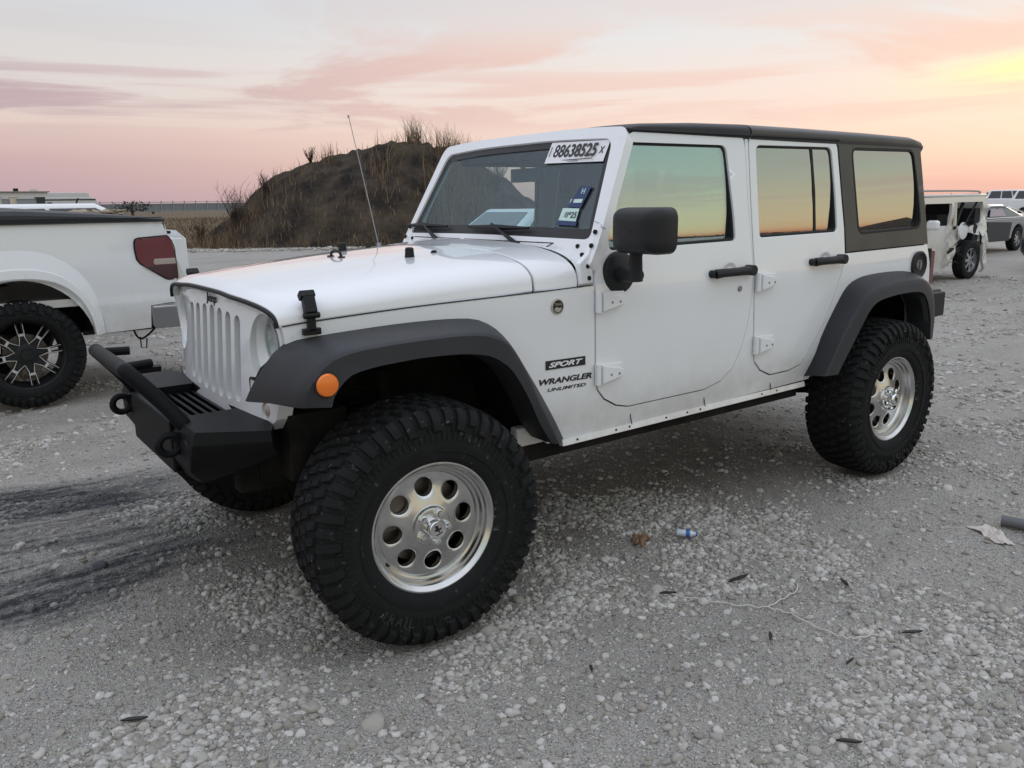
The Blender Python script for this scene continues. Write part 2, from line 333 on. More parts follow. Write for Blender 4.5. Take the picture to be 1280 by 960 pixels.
# ------------------------------------------------------------------ ground
def vnoise(x, y, sc, seed):
    r = np.random.default_rng(seed).random((256, 256)); x = x*sc+100.5; y = y*sc+100.5
    xi = np.floor(x).astype(int); yi = np.floor(y).astype(int); fx = x-xi; fy = y-yi; fx = fx*fx*(3-2*fx); fy = fy*fy*(3-2*fy)
    a = r[xi % 256, yi % 256]; b = r[(xi+1) % 256, yi % 256]; c = r[xi % 256, (yi+1) % 256]; d = r[(xi+1) % 256, (yi+1) % 256]
    return (a*(1-fx)+b*fx)*(1-fy)+(c*(1-fx)+d*fx)*fy-.5
def gz(x, y):
    near = np.exp(-((x+2)**2+(y-.5)**2)/150.)
    h = (.05*vnoise(x, y, .45, 1)+.03*vnoise(x, y, 1.3, 2)+.014*vnoise(x, y, 4, 3)+.012*vnoise(x, y, 11, 4)+.006*vnoise(x, y, 27, 5))
    for wx, wy in ((0, .8), (-2.95, .8), (0, -.8), (-2.95, -.8)):
        k = np.exp(-((x-wx)**2/.12+(y-wy)**2/.06)); h = h*(1-k)-.006*k
    far = 1/(1+((x+2)**2+y**2)/900.)
    return h*(.25+.75*far)-.004
def axis(a, b, st, far):
    core = np.arange(a, b, st); k = 46; g = np.geomspace(st*1.2, far, k)
    return np.r_[(a-g)[::-1], core, b+g]
gx = axis(-8.5, 3.2, .024, 4000); gy = axis(-5.5, 3.4, .024, 4000)
GX, GY = np.meshgrid(gx, gy, indexing='ij'); GZ = gz(GX, GY); nx, ny = len(gx), len(gy)
GZ[(np.abs(GX) > 60) | (np.abs(GY) > 60)] *= .3
vs = np.stack([GX, GY, GZ], -1).reshape(-1, 3)
idx = np.arange(nx*ny).reshape(nx, ny); q = np.stack([idx[:-1, :-1], idx[1:, :-1], idx[1:, 1:], idx[:-1, 1:]], -1).reshape(-1, 4)
me = bpy.data.meshes.new('ground'); me.vertices.add(len(vs)); me.vertices.foreach_set('co', vs.astype('f').ravel())
me.loops.add(q.size); me.loops.foreach_set('vertex_index', q.astype('i').ravel()); me.polygons.add(len(q)); me.polygons.foreach_set('loop_start', np.arange(0, q.size, 4, dtype='i')); me.update(calc_edges=True)
def stain_mask(t, pos):
    """dark oily band across the gravel in front of the car, two wheel tracks wide (world metres)"""
    sp = N('ShaderNodeSeparateXYZ'); Lk(pos, sp.inputs[0]); n = N('ShaderNodeTexNoise'); n.inputs['Scale'].default_value = 2.3; n.inputs['Detail'].default_value = 5; Lk(pos, n.inputs[0])
    wob = mth('MULTIPLY', mth('SUBTRACT', n.outputs[0], .5), .5)
    def bandf(c, w, sl):
        v = mth('ADD', mth('ADD', mth('SUBTRACT', sp.outputs[1], c), mth('MULTIPLY', sp.outputs[0], sl)), wob)
        return t.rng(mth('ABSOLUTE', v), w, w*.35)
    m = mth('MAXIMUM', mth('MULTIPLY', bandf(-.85, 1.15, .05), .42), mth('MAXIMUM', bandf(-1.3, .50, .2), mth('MULTIPLY', bandf(-.45, .30, -.15), .85)))
    mp = N('ShaderNodeMapping'); mp.inputs['Scale'].default_value = (1.6, 13, 1); mp.inputs['Rotation'].default_value = (0, 0, .12); Lk(pos, mp.inputs[0]); n7 = N('ShaderNodeTexNoise'); n7.inputs['Scale'].default_value = 1; n7.inputs['Detail'].default_value = 6; n7.inputs['Roughness'].default_value = .65; Lk(mp.outputs[0], n7.inputs[0])
    n8 = N('ShaderNodeTexNoise'); n8.inputs['Scale'].default_value = 26; n8.inputs['Detail'].default_value = 5; n8.inputs['Roughness'].default_value = .75; Lk(pos, n8.inputs[0])
    m = mth('MULTIPLY', t.rng(m, .02, .3), t.rng(mth('ADD', m, mth('ADD', mth('MULTIPLY', mth('SUBTRACT', n8.outputs[0], .5), 1.6), mth('MULTIPLY', mth('SUBTRACT', n7.outputs[0], .5), 3.0))), -.15, 1.05))
    return mth('MULTIPLY', mth('MULTIPLY', m, t.rng(sp.outputs[0], -.15, .6)), t.rng(n.outputs[0], .25, .5, .6, 1))
t = MT('gravel_ground', (.3, .29, .27), .93, spec=.25)
geo = N('ShaderNodeNewGeometry'); pos = geo.outputs['Position']
def nz(sc, det=4, ro=.6, dist=0):
    n = N('ShaderNodeTexNoise'); n.inputs['Scale'].default_value = sc; n.inputs['Detail'].default_value = det; n.inputs['Roughness'].default_value = ro; n.inputs['Distortion'].default_value = dist; Lk(pos, n.inputs[0]); return n.outputs[0]
def vor(sc, feat='F1', rand=1):
    n = N('ShaderNodeTexVoronoi'); n.inputs['Scale'].default_value = sc; n.feature = feat; n.inputs['Randomness'].default_value = rand; Lk(pos, n.inputs[0]); return n
big = nz(.55, 5); med = nz(3.2, 6, .65); fine = nz(60, 5, .7)
c = mix(t.rng(big, .38, .62), (.36, .338, .300, 1), (.475, .452, .412, 1))
c = mix(t.rng(med, .45, .72, 0, .45), c, (.27, .248, .212, 1))
mpt = N('ShaderNodeMapping'); mpt.inputs['Scale'].default_value = (.35, 2.6, 1); mpt.inputs['Rotation'].default_value = (0, 0, .35); Lk(pos, mpt.inputs[0]); trk = N('ShaderNodeTexNoise'); trk.inputs['Scale'].default_value = 1; trk.inputs['Detail'].default_value = 5; Lk(mpt.outputs[0], trk.inputs[0]); c = mix(t.rng(trk.outputs[0], .5, .66, 0, .6), c, (.235, .215, .185, 1))
c = mix(t.rng(fine, .3, .75, 0, .5), c, (.46, .44, .41, 1))
v1 = vor(42); v2 = vor(95); v3 = vor(17)
peb = t.rng(nz(1.7, 4, .6), .38, .56, .35, 1)                              # where loose pebbles lie
sel = mth('GREATER_THAN', nz(23, 2), .5)
pm1 = mth('MULTIPLY', t.rng(v1.outputs['Distance'], .42, .30), peb)
pm2 = mth('MULTIPLY', t.rng(v2.outputs['Distance'], .45, .3), mth('ADD', mth('MULTIPLY', peb, .6), .3))
c = mix(mth('MULTIPLY', pm2, .5), c, mix(.35, (.46, .445, .42, 1), v2.outputs['Color']))
hs = N('ShaderNodeSeparateColor'); Lk(v1.outputs['Color'], hs.inputs[0])
c = mix(mth('MULTIPLY', pm1, .8), c, mix(hs.outputs[0], (.30, .285, .26, 1), (.54, .525, .50, 1)))
sp = N('ShaderNodeSeparateXYZ'); Lk(pos, sp.inputs[0])
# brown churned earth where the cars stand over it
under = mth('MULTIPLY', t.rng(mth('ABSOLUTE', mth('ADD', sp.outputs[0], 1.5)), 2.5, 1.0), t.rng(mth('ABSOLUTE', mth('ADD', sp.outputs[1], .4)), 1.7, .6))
grit = vor(150); c = mix(t.rng(grit.outputs['Distance'], .35, .6, 0, .4), c, (.25, .235, .21, 1))
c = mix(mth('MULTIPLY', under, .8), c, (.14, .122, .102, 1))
c = mix(mth('MULTIPLY', stain_mask(t, pos), .95), c, (.020, .023, .030, 1))
# dry grass field beyond the lot
fieldn = mth('ADD', sp.outputs[1], mth('MULTIPLY', mth('SUBTRACT', nz(.12, 3), .5), 9.0))
fieldm = mth('MULTIPLY', t.rng(fieldn, -33, -36), t.rng(mth('SUBTRACT', sp.outputs[0], mth('MULTIPLY', mth('ADD', sp.outputs[1], 36.0), .62)), -26, -22))
c = mix(fieldm, c, mix(t.rng(nz(.9, 6, .7), .35, .65), (.095, .07, .045, 1), (.17, .125, .075, 1)))
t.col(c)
h = mth('ADD', mth('MULTIPLY', mth('SUBTRACT', .45, mth('MINIMUM', v1.outputs['Distance'], .45)), mth('MULTIPLY', peb, 1.2)), mth('MULTIPLY', mth('SUBTRACT', .5, mth('MINIMUM', v2.outputs['Distance'], .5)), .55))
b1_ = t.bump(fine, .9, .008); b0_ = t.bump(mth('SUBTRACT', .5, grit.outputs['Distance']), .7, .006, b1_); t.bump(h, .9, .022, b0_)
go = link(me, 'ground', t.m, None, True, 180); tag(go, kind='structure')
# loose stones: real geometry, instanced on points
def stones(name, pts, rad, label, cat, subdiv=2):
    me = bpy.data.meshes.new(name); me.vertices.add(len(pts)); me.vertices.foreach_set('co', pts.astype('f').ravel())
    a = me.attributes.new('rad', 'FLOAT', 'POINT'); a.data.foreach_set('value', rad.astype('f')); me.update()
    o = bpy.data.objects.new(name, me); COL.objects.link(o); tag(o, label, cat, kind='stuff')
    g = bpy.data.node_groups.new(name, 'GeometryNodeTree'); g.interface.new_socket('Geometry', in_out='INPUT', socket_type='NodeSocketGeometry'); g.interface.new_socket('Geometry', in_out='OUTPUT', socket_type='NodeSocketGeometry')
    n = g.nodes.new; l = g.links.new; gi = n('NodeGroupInput'); gout = n('NodeGroupOutput'); jn = n('GeometryNodeJoinGeometry')
    for k in range(6):
        ic = n('GeometryNodeMeshIcoSphere'); ic.inputs['Radius'].default_value = 1; ic.inputs['Subdivisions'].default_value = subdiv
        p = n('GeometryNodeInputPosition'); ns = n('ShaderNodeTexNoise'); ns.noise_dimensions = '4D'; ns.inputs['W'].default_value = k*7.3; ns.inputs['Scale'].default_value = 1.05; ns.inputs['Detail'].default_value = 2.5; l(p.outputs[0], ns.inputs['Vector'])
        vm = n('ShaderNodeVectorMath'); vm.operation = 'SUBTRACT'; l(ns.outputs['Color'], vm.inputs[0]); vm.inputs[1].default_value = (.5, .5, .5)
        vs_ = n('ShaderNodeVectorMath'); vs_.operation = 'SCALE'; l(vm.outputs[0], vs_.inputs[0]); vs_.inputs['Scale'].default_value = 1.85
        stp = n('GeometryNodeSetPosition'); l(ic.outputs['Mesh'], stp.inputs[0]); l(vs_.outputs[0], stp.inputs['Offset'])
        tr = n('GeometryNodeTransform'); l(stp.outputs[0], tr.inputs[0]); tr.inputs['Scale'].default_value = (1.15, [.85, .7, 1, .8, .95, .75][k], [.6, .55, .7, .5, .75, .62][k])
        gt = n('GeometryNodeGeometryToInstance'); l(tr.outputs[0], gt.inputs[0]); l(gt.outputs[0], jn.inputs[0])
    ip = n('GeometryNodeInstanceOnPoints'); l(gi.outputs[0], ip.inputs['Points']); l(jn.outputs[0], ip.inputs['Instance']); ip.inputs['Pick Instance'].default_value = True
    ri = n('FunctionNodeRandomValue'); ri.data_type = 'INT'; ri.inputs[4].default_value = 0; ri.inputs[5].default_value = 5; l(ri.outputs[2], ip.inputs['Instance Index'])
    rv = n('FunctionNodeRandomValue'); rv.data_type = 'FLOAT_VECTOR'; rv.inputs[0].default_value = (-.45, -.45, 0); rv.inputs[1].default_value = (.45, .45, 6.28); rv.inputs['Seed'].default_value = 3; l(rv.outputs[0], ip.inputs['Rotation'])
    na = n('GeometryNodeInputNamedAttribute'); na.data_type = 'FLOAT'; na.inputs[0].default_value = 'rad'; l(na.outputs[0], ip.inputs['Scale'])
    sm = n('GeometryNodeSetMaterial'); sm.inputs['Material'].default_value = M['stone']; l(ip.outputs[0], sm.inputs[0]); ss = n('GeometryNodeSetShadeSmooth'); ss.inputs['Shade Smooth'].default_value = True
    l(sm.outputs[0], ss.inputs[0]); l(ss.outputs[0], gout.inputs[0]); md = o.modifiers.new('stones', 'NODES'); md.node_group = g; me.materials.append(M['stone']); return o
t = MT('stone', (.4, .39, .37), .9, spec=.3); geo = N('ShaderNodeNewGeometry'); pos = geo.outputs['Position']; oi = N('ShaderNodeObjectInfo')
c = ramp(oi.outputs['Random'], [(0, (.26, .240, .208)), (.35, (.37, .350, .315)), (.7, (.47, .450, .415)), (.94, (.60, .580, .55)), (1, (.19, .185, .18))])
c = mix(t.rng(t.noise(4, 4, .6), .4, .7, 0, .35), c, (.3, .27, .23, 1)); c = mix(mth('MULTIPLY', stain_mask(t, pos), .85), c, (.036, .041, .052, 1)); t.col(c)
n = N('ShaderNodeTexNoise'); n.inputs['Scale'].default_value = 130; n.inputs['Detail'].default_value = 3; Lk(pos, n.inputs[0]); t.bump(n.outputs[0], .8, .004); M['stone'] = t.m
def scatter(n, rmin, rmax, smin, smax, thr, power=1.0, cut=.1):
    az = YAW+rng.uniform(-radians(50), radians(50), n*3); d = rmin+(rmax-rmin)*rng.random(n*3)**power
    x = CX+np.cos(az)*d; y = CY+np.sin(az)*d
    m = vnoise(x, y, 1.6, 21)+.6*vnoise(x, y, 4.5, 22)+.35*vnoise(x, y, .5, 23); pr = np.clip((m-thr)*4, cut, 1)
    k = rng.random(len(x)) < pr
    for wx, wy in ((0, .8), (-2.95, .8), (0, -.8), (-2.95, -.8)): k &= ~((np.abs(x-wx) < .17) & (np.abs(y-wy) < .17))
    k &= ~((x > .45) & (y > 2.4))
    x, y = x[k][:n], y[k][:n]; r = smin*(smax/smin)**(rng.random(len(x))**2.6)
    return np.stack([x, y, gz(x, y)+r*.06], 1), r
p1, q1 = scatter(74000, 1.9, 6.5, .0042, .0185, .06, 1.15, .08); p2, q2 = scatter(26000, 6, 19, .010, .030, .0, 1.1, .12); p3, q3 = scatter(380, 2.0, 9, .018, .038, .05, 1.0, .25)
stones('loose_gravel', np.r_[p1, p2, p3], np.r_[q1, q2, q3], 'pale limestone pebbles scattered over the whole lot', 'gravel')
p4, q4 = scatter(90000, 1.9, 6.5, .002, .006, -.25, 1.1, .55)
stones('fine_grit', p4, q4, 'fine pale grit between the pebbles near the white car', 'gravel', 1)
# ------------------------------------------------------------------ dirt mound, weeds, field
t = MT('dark_earth', (.05, .042, .036), .95, spec=.2); c = mix(t.rng(t.noise(.8, 6, .65), .38, .66), (.028, .024, .022, 1), (.115, .088, .062, 1)); c = mix(t.rng(t.noise(9, 5, .7), .6, .78), c, (.2, .18, .155, 1)); t.col(c)
b_ = t.bump(t.noise(5, 6, .7), .9, .12); t.bump(t.noise(40, 4, .7), .8, .03, b_); M['dark_earth'] = t.m
MC = np.array((-16.9, -30.2))
def mound_h(x, y):
    # long axis across the view
    ax = np.array((-.83, .56)); ay = np.array((.56, .83)); u = (x-MC[0])*ax[0]+(y-MC[1])*ax[1]; v = (x-MC[0])*ay[0]+(y-MC[1])*ay[1]
    uu = np.where(u < 0, u/8.6, u/7.6)
    r = np.sqrt(uu**2+(v/6.5)**2)+.10*vnoise(x, y, .3, 31); h = 4.1*np.clip(1-r**1.7, 0, None)**1.05
    sk = .55*np.exp(-np.clip(r-.8, 0, None)**2/.06)*np.clip(1.5-r, 0, 1)
    return h+sk*(.5+vnoise(x, y, .9, 32))+(.38*vnoise(x, y, .45, 33)+.30*vnoise(x, y, 1.3, 34)+.26*vnoise(x, y, 3.6, 36))*np.clip(1.35-r, 0, 1)-.05
a = np.linspace(-13, 13, 300); b = np.linspace(-10, 10, 220); rows = []
for i in a:
    x = MC[0]+i*(-.83)+b*.56; y = MC[1]+i*.56+b*.83; rows.append(list(zip(x, y, mound_h(x, y))))
mo = MB().grid(rows).build('dirt_mound', 'dark_earth', None, fix=False, ang=180); tag(mo, 'big dark earth mound with dry weeds behind the white car', 'mound')
if True:
    mo.data.flip_normals() if mo.data.polygons[0].normal.z < 0 else None
t = MT('dry_stalk', (.2, .14, .085), .9, spec=.2); oi = N('ShaderNodeNewGeometry'); t.col(ramp(oi.outputs['Random Per Island'], [(0, (.07, .048, .034)), (.4, (.14, .095, .06)), (.8, (.235, .165, .10)), (1, (.32, .24, .15))])); M['dry_stalk'] = t.m
t = MT('bare_twig', (.06, .045, .036), .9, spec=.2); t.col(mix(t.rng(t.noise(2), .4, .6), (.045, .035, .03, 1), (.12, .09, .07, 1))); M['bare_twig'] = t.m
def blades(name, X0, Y0, Z0, H, Wd, mat, parent=None, lean=.3, seg=3):
    n = len(X0); az = rng.uniform(0, 2*pi, n); ln = rng.uniform(0, lean, n)*H; la = rng.uniform(0, 2*pi, n); V = np.zeros((n, seg+1, 2, 3))
    for k in range(seg+1):
        t_ = k/seg; w = Wd*(1-t_*.85)/2; bx = X0+np.cos(la)*ln*t_**1.8; by = Y0+np.sin(la)*ln*t_**1.8; bz = Z0+H*t_*(1-.12*t_*ln/H)
        for s_, sg in ((0, -1), (1, 1)): V[:, k, s_, 0] = bx+sg*w*np.cos(az); V[:, k, s_, 1] = by+sg*w*np.sin(az); V[:, k, s_, 2] = bz
    idx = np.arange(n*(seg+1)*2).reshape(n, seg+1, 2); q = np.stack([idx[:, :-1, 0], idx[:, :-1, 1], idx[:, 1:, 1], idx[:, 1:, 0]], -1).reshape(-1, 4)
    me = bpy.data.meshes.new(name); me.vertices.add(V.size//3); me.vertices.foreach_set('co', V.astype('f').ravel()); me.loops.add(q.size); me.loops.foreach_set('vertex_index', q.astype('i').ravel()); me.polygons.add(len(q)); me.polygons.foreach_set('loop_start', np.arange(0, q.size, 4, dtype='i')); me.update(calc_edges=True)
    return link(me, name, mat, parent, False)
def onmound(n, c, s):  # gaussian patch in the mound's own axes
    u = rng.normal(c[0], s[0], n); v = rng.normal(c[1], s[1], n); x = MC[0]+u*-.83+v*.56; y = MC[1]+u*.56+v*.83; return x, y, np.maximum(mound_h(x, y), -.02)
P = [onmound(1100, (2.9, 3.6), (.6, 1.6)), onmound(160, (.9, .8), (.25, .5)), onmound(900, (-5.6, 3.6), (1.3, 1.2)), onmound(1200, (-1, 5.6), (4.5, .8)), onmound(160, (-.2, 3.0), (.35, 1.0)), onmound(420, (-7.0, 3.5), (1.0, 1.2)), onmound(60, (-1.5, .2), (1.6, .4)), onmound(130, (2.8, .8), (.5, .4)), onmound(60, (-3.0, .8), (.3, .4))]
Hh = [(.7, 1.6), (.5, 1.5), (.2, .6), (.12, .4), (.5, 1.1), (.3, .8), (.15, .45), (.5, 1.3), (.4, .9)]
xs, ys, zs = (np.concatenate([p[i] for p in P]) for i in range(3)); hh = np.concatenate([rng.uniform(h[0], h[1], len(p[0])) for p, h in zip(P, Hh)])
tag(blades('dry_weeds', xs, ys, zs, hh*.85, np.full(len(xs), .026), 'dry_stalk', None, .6), 'straw-coloured dry weeds and reeds growing on the dark mound', 'dry grass', kind='stuff')
def twiggy(name, x, y, z, h, label, grp, nb=26, spread=.6):
    mb = MB()
    for i in range(nb):
        a = random.uniform(0, 2*pi); s_ = random.uniform(.1, spread); hh_ = h*random.uniform(.55, 1); p = [Vector((random.uniform(-.1, .1), random.uniform(-.1, .1), 0))]
        for k in range(1, 5): p.append(Vector((cos(a)*s_*hh_*(k/4)**1.3+random.uniform(-.04, .04), sin(a)*s_*hh_*(k/4)**1.3+random.uniform(-.04, .04), hh_*k/4)))
        mb.tube(p, [.018, .014, .010, .006, .003], 4, False)
        for j in range(7):
            k = random.randint(1, 3); b = p[k]+(p[k+1]-p[k])*random.random(); aa = random.uniform(0, 2*pi); l_ = h*random.uniform(.12, .3); e = b+Vector((cos(aa)*l_*.7, sin(aa)*l_*.7, l_*.8)); mb.tube([b, (b+e)/2+Vector((0, 0, .02)), e], [.007, .005, .002], 3, False)
    o = mb.build(name, 'bare_twig', None, fix=False); o.location = (x, y, z-.1); tag(o, label, 'shrub', grp); return o
for i, (u, v, h, lb) in enumerate([(-6.4, 3.4, 1.9, 'bare brown shrub at the left foot of the dark mound'), (-5.3, 2.4, 1.0, 'thin leafless shrub low on the left slope of the mound'), (-3.6, 1.2, .7, 'sparse leafless shrub halfway up the mound'), (4.4, 2.2, 1.7, 'leafless shrub among reeds beside the windshield'), (-7.9, 3.2, 1.1, 'low bare shrub outermost on the left of the mound')]):
    x = MC[0]-u*.83+v*.56; y = MC[1]+u*.56+v*.83; twiggy('bare_shrub', x, y, float(mound_h(np.array([x]), np.array([y]))[0]), h, lb, 'leafless shrubs on the mound')
# the tall lone reed that crosses the antenna
n_ = 26000; fy = -37-rng.random(n_)**1.3*90; fx = rng.uniform(-24, 60, n_)+.6*(fy+36); tag(blades('field_grass', fx, fy, np.zeros(n_), rng.uniform(.12, .35, n_), np.full(n_, .07), 'dry_stalk', None, .6, 2), 'brown dry grass of the field beyond the lot', 'grass', kind='stuff')
# rubble strip along the foot of the mound
n_ = 1500; u = rng.uniform(-13, 9, n_); v = 8.0+rng.normal(0, .35, n_)+.3*np.sin(u); x = MC[0]-u*.83+v*.56; y = MC[1]+u*.56+v*.83
stones('rubble_strip', np.stack([x, y, np.maximum(mound_h(x, y), 0)+.02], 1), rng.uniform(.02, .075, n_), 'pale broken rubble along the foot of the dark mound', 'rubble', 1)

# low hills on the side behind the camera (only mirrored in the windows)
rows = []
for k in range(40):
    a = radians(149.5+k*.75); hgt = 9.5*(1-math.exp(-k/9.))*(1-.5*max(0, (k-25)/15.)); rows.append([(CX+d*cos(a), CY+d*sin(a), h*(1 if h < 0 else 1)) for d, h in ((118, -1), (128, hgt*.6), (140, hgt), (170, hgt*.9), (210, -1))])
hb = MB().grid(rows).build('hills', 'dark_earth', None, ang=180); tag(hb, kind='structure')
# ------------------------------------------------------------------ wheels (shared meshes)
def tyre_mesh(R, hw, rr, pitches, mud=True):
    """half section: list of (y, r) from the centre line outwards; wheel axis along y, outer side +y"""
    h = .014
    half = [(0, R-h), (hw*.45, R-h-.001), (hw*.74, R-h-.005), (hw*.88, R-h-.013), (hw*.965, R-h-.028), (hw, R-h-.05), (hw*1.01, R-h-.075)]
    rs = R-h-.075-rr; wall = [(hw*a, rr+rs*b) for a, b in ((1.035, .72), (1.03, .5), (1.0, .36), (.99, .24), (.93, .12), (.85, .04), (.80, -.06))]
    prof = [(r, y) for y, r in half+wall]; full = [(r, -y) for r, y in reversed(prof)]+prof[1:]
    mb = MB().lathe(full, 128)
    hp = np.array(half); d = np.r_[0, np.cumsum(np.hypot(*np.diff(hp, axis=0).T))]; T = d/d[-1]
    def P(t):
        s = 1 if t >= 0 else -1; t = min(abs(t), 1); y, r = np.interp(t, T, hp[:, 0]), np.interp(t, T, hp[:, 1]); e = .02
        y0, r0, y1, r1 = np.interp(max(t-e, 0), T, hp[:, 0]), np.interp(max(t-e, 0), T, hp[:, 1]), np.interp(min(t+e, 1), T, hp[:, 0]), np.interp(min(t+e, 1), T, hp[:, 1])
        ty, tr = y1-y0, r1-r0; L = math.hypot(ty, tr); return s*y, r, -tr/L*s, ty/L
    def block(t0, t1, a0, a1, skew, hh, n=2, tap=.12):
        """lug between section params t0..t1 and angles a0..a1, leaning by skew"""
        vt, vb = [], []
        for k in range(n+1):
            u = k/n; t = t0+(t1-t0)*u; y, r, ny, nr = P(t); da = (a1-a0)*tap*.5
            for a, s in ((a0, 1), (a1, -1)):
                A = a+skew*u
                vb.append((( r-.003)*cos(A), y, (r-.003)*sin(A)))
                A2 = A+da*s; tt = t+(t1-t0)*(.06 if k == 0 else -.06 if k == n else 0); y2, r2_, n2, m2 = P(tt); vt.append(((r2_+m2*hh)*cos(A2), y2+n2*hh, (r2_+m2*hh)*sin(A2)))
        m = len(vt); f = []
        for k in range(n):
            i = 2*k; f += [(i, i+1, i+3, i+2), (m+i, i, i+2, m+i+2), (m+i+1, m+i+3, i+3, i+1)]
        f += [(0, m, m+1, 1), (2*n, 2*n+1, m+2*n+1, m+2*n)]; mb.add(vt+vb, f)
    da = 2*pi/pitches
    for i in range(pitches):
        a = i*da; j = i % 2
        for s in (-1, 1):
            o = 0 if s > 0 else da*.5
            block(s*.60, s*(.99 if j else .88), a+o+.07*da, a+o+.70*da, s*.10*da, h*(1.0 if j else .96), 4)
            block(s*.90, s*1.0, a+o+.80*da, a+o+.95*da, 0, h*.5, 1)
            block(s*.30, s*.555, a+o+.12*da, a+o+.68*da, s*.34*da, h, 2) if mud else block(s*.30, s*.56, a+o+.08*da, a+o+.8*da, s*.2*da, h, 2)
        block(-.26, -.01, a+.05*da, a+.60*da, .30*da, h, 1); block(.03, .27, a+.52*da, a+1.05*da, .30*da, h, 1)
    # raised ribs on the upper side wall
    for s in (-1, 1):
        for i in range(pitches*2):
            a = i*da/2; y0, y1 = hw*1.012*s, hw*1.035*s
            v = [((R-h-.078)*cos(a), y0, (R-h-.078)*sin(a)), ((R-h-.078)*cos(a+.2*da), y0, (R-h-.078)*sin(a+.2*da)), ((rr+rs*.74)*cos(a+.2*da), y1, (rr+rs*.74)*sin(a+.2*da)), ((rr+rs*.74)*cos(a), y1, (rr+rs*.74)*sin(a))]
            mb.add([(x, y+s*.0035, z) for x, y, z in v]+[(x, y-s*.001, z) for x, y, z in v], [(0, 1, 2, 3), (0, 4, 5, 1), (1, 5, 6, 2), (2, 6, 7, 3), (3, 7, 4, 0)])
        mb.lathe([(rr+rs*.47, hw*1.015*s), (rr+rs*.47, hw*1.045*s), (rr+rs*.43, hw*1.045*s), (rr+rs*.43, hw*1.0*s)], 96)
    me = bpy.data.meshes.new('tyre'); me.from_pydata(mb.v, [], mb.f); bm = bmesh.new(); bm.from_mesh(me); bmesh.ops.recalc_face_normals(bm, faces=bm.faces); bm.to_mesh(me); bm.free()
    me.materials.append(M['tyre_rubber']); me.shade_smooth(); me.set_sharp_from_angle(angle=radians(32)); return me
def alloy_mesh(rl):
    """polished rim with eight round holes; lip plane at y = 0, face set back"""
    mb = MB(); dep = lambda r: -.052+.020*max(0, min(1, (.155-r)/.08))**1.3
    mb.lathe([(rl-.012, -.035), (rl, -.030), (rl+.004, -.006), (rl+.002, .002), (rl-.006, .003), (rl-.012, -.001), (rl-.017, -.010), (rl-.021, -.012), (rl-.024, -.024), (rl-.032, -.026), (rl-.036, -.040), (rl-.044, -.043), (rl-.049, -.052), (.178, dep(.178))], 128)
    R0, R1, rc, rh = .072, .178, .139, .0335; nh = 8; half = pi/nh
    for k in range(nh):
        A = 2*pi*k/nh+.2; B = []
        for i in range(6): B.append((R0, -half+2*half*i/6))
        for i in range(8): B.append((R0+(R1-R0)*i/8, half))
        for i in range(10): B.append((R1, half-2*half*i/10))
        for i in range(8): B.append((R1-(R1-R0)*i/8, -half))
        B = [(r*cos(a), r*sin(a)) for r, a in B]; n = len(B); rings = [B]
        ang = [math.atan2(b[1], b[0]-rc) for b in B]
        C = lambda r: [(rc+r*cos(a), r*sin(a)) for a in ang]
        c1 = C(rh+.004); rings += [[((b[0]+2*c[0])/3, (b[1]+2*c[1])/3) for b, c in zip(B, c1)], c1, C(rh)]
        def up(p, dz): 
            x, y = p; r = math.hypot(x, y); return (x*cos(A)-y*sin(A), dep(r)+dz, x*sin(A)+y*cos(A))
        rows = [[up(p, z) for p in R_] for R_, z in ((rings[0], 0), (rings[1], 0), (rings[2], 0), (rings[3], -.003))]+[[up(p, -.026) for p in rings[3]]]
        mb.grid(rows, close_v=True)
    mb.lathe([(.074, dep(.072)), (.070, -.030), (.066, -.021), (.062, -.019), (.05, -.019), (.036, -.019)], 64)
    me = bpy.data.meshes.new('rim'); me.from_pydata(mb.v, [], mb.f); bm = bmesh.new(); bm.from_mesh(me); bmesh.ops.remove_doubles(bm, verts=bm.verts, dist=1e-4); bmesh.ops.recalc_face_normals(bm, faces=bm.faces)
    bm.to_mesh(me); bm.free()
    if sum(p.normal.y for p in me.polygons if abs(p.center.y+.05) < .01) < 0: me.flip_normals()
    me.materials.append(M['polished_alloy']); me.shade_smooth(); me.set_sharp_from_angle(angle=radians(38)); return me
TW = .292
tyre_me = tyre_mesh(.4375, TW/2, .228, 50); rim_me = alloy_mesh(.236)
barrel = MB().lathe([(.222, -.03), (.205, -.06), (.20, -.20), (.215, -.235), (.222, -.245)], 64).lathe([(.012, -.16), (.205, -.16)], 40)
barrel_me = barrel.build('x', 'matt_black'); bm_ = barrel_me.data; bpy.data.objects.remove(barrel_me)
disc = MB().lathe([(.02, -.105), (.155, -.105), (.158, -.118), (.02, -.12)], 48).box((.11, -.1, .06), (.09, .05, .13)); dm_ = disc.build('x', 'brake_disc'); disc_me = dm_.data; bpy.data.objects.remove(dm_)
def capm():
    mb = MB().lathe([(.036, -.02), (.036, .012), (.033, .020), (.030, .024), (.027, .0235), (.0005, .0235)], 48); o = mb.build('x', 'chrome', ang=25); me = o.data; bpy.data.objects.remove(o); return me
cap_me = capm()
lug = MB().lathe([(.0125, -.021), (.0125, .002), (.0095, .008), (.0005, .009)], 6).lathe([(.0165, -.0185), (.0165, -.0165), (.0125, -.0165)], 16); lo_ = lug.build('x', 'chrome', ang=20); lug_me = lo_.data; bpy.data.objects.remove(lo_)
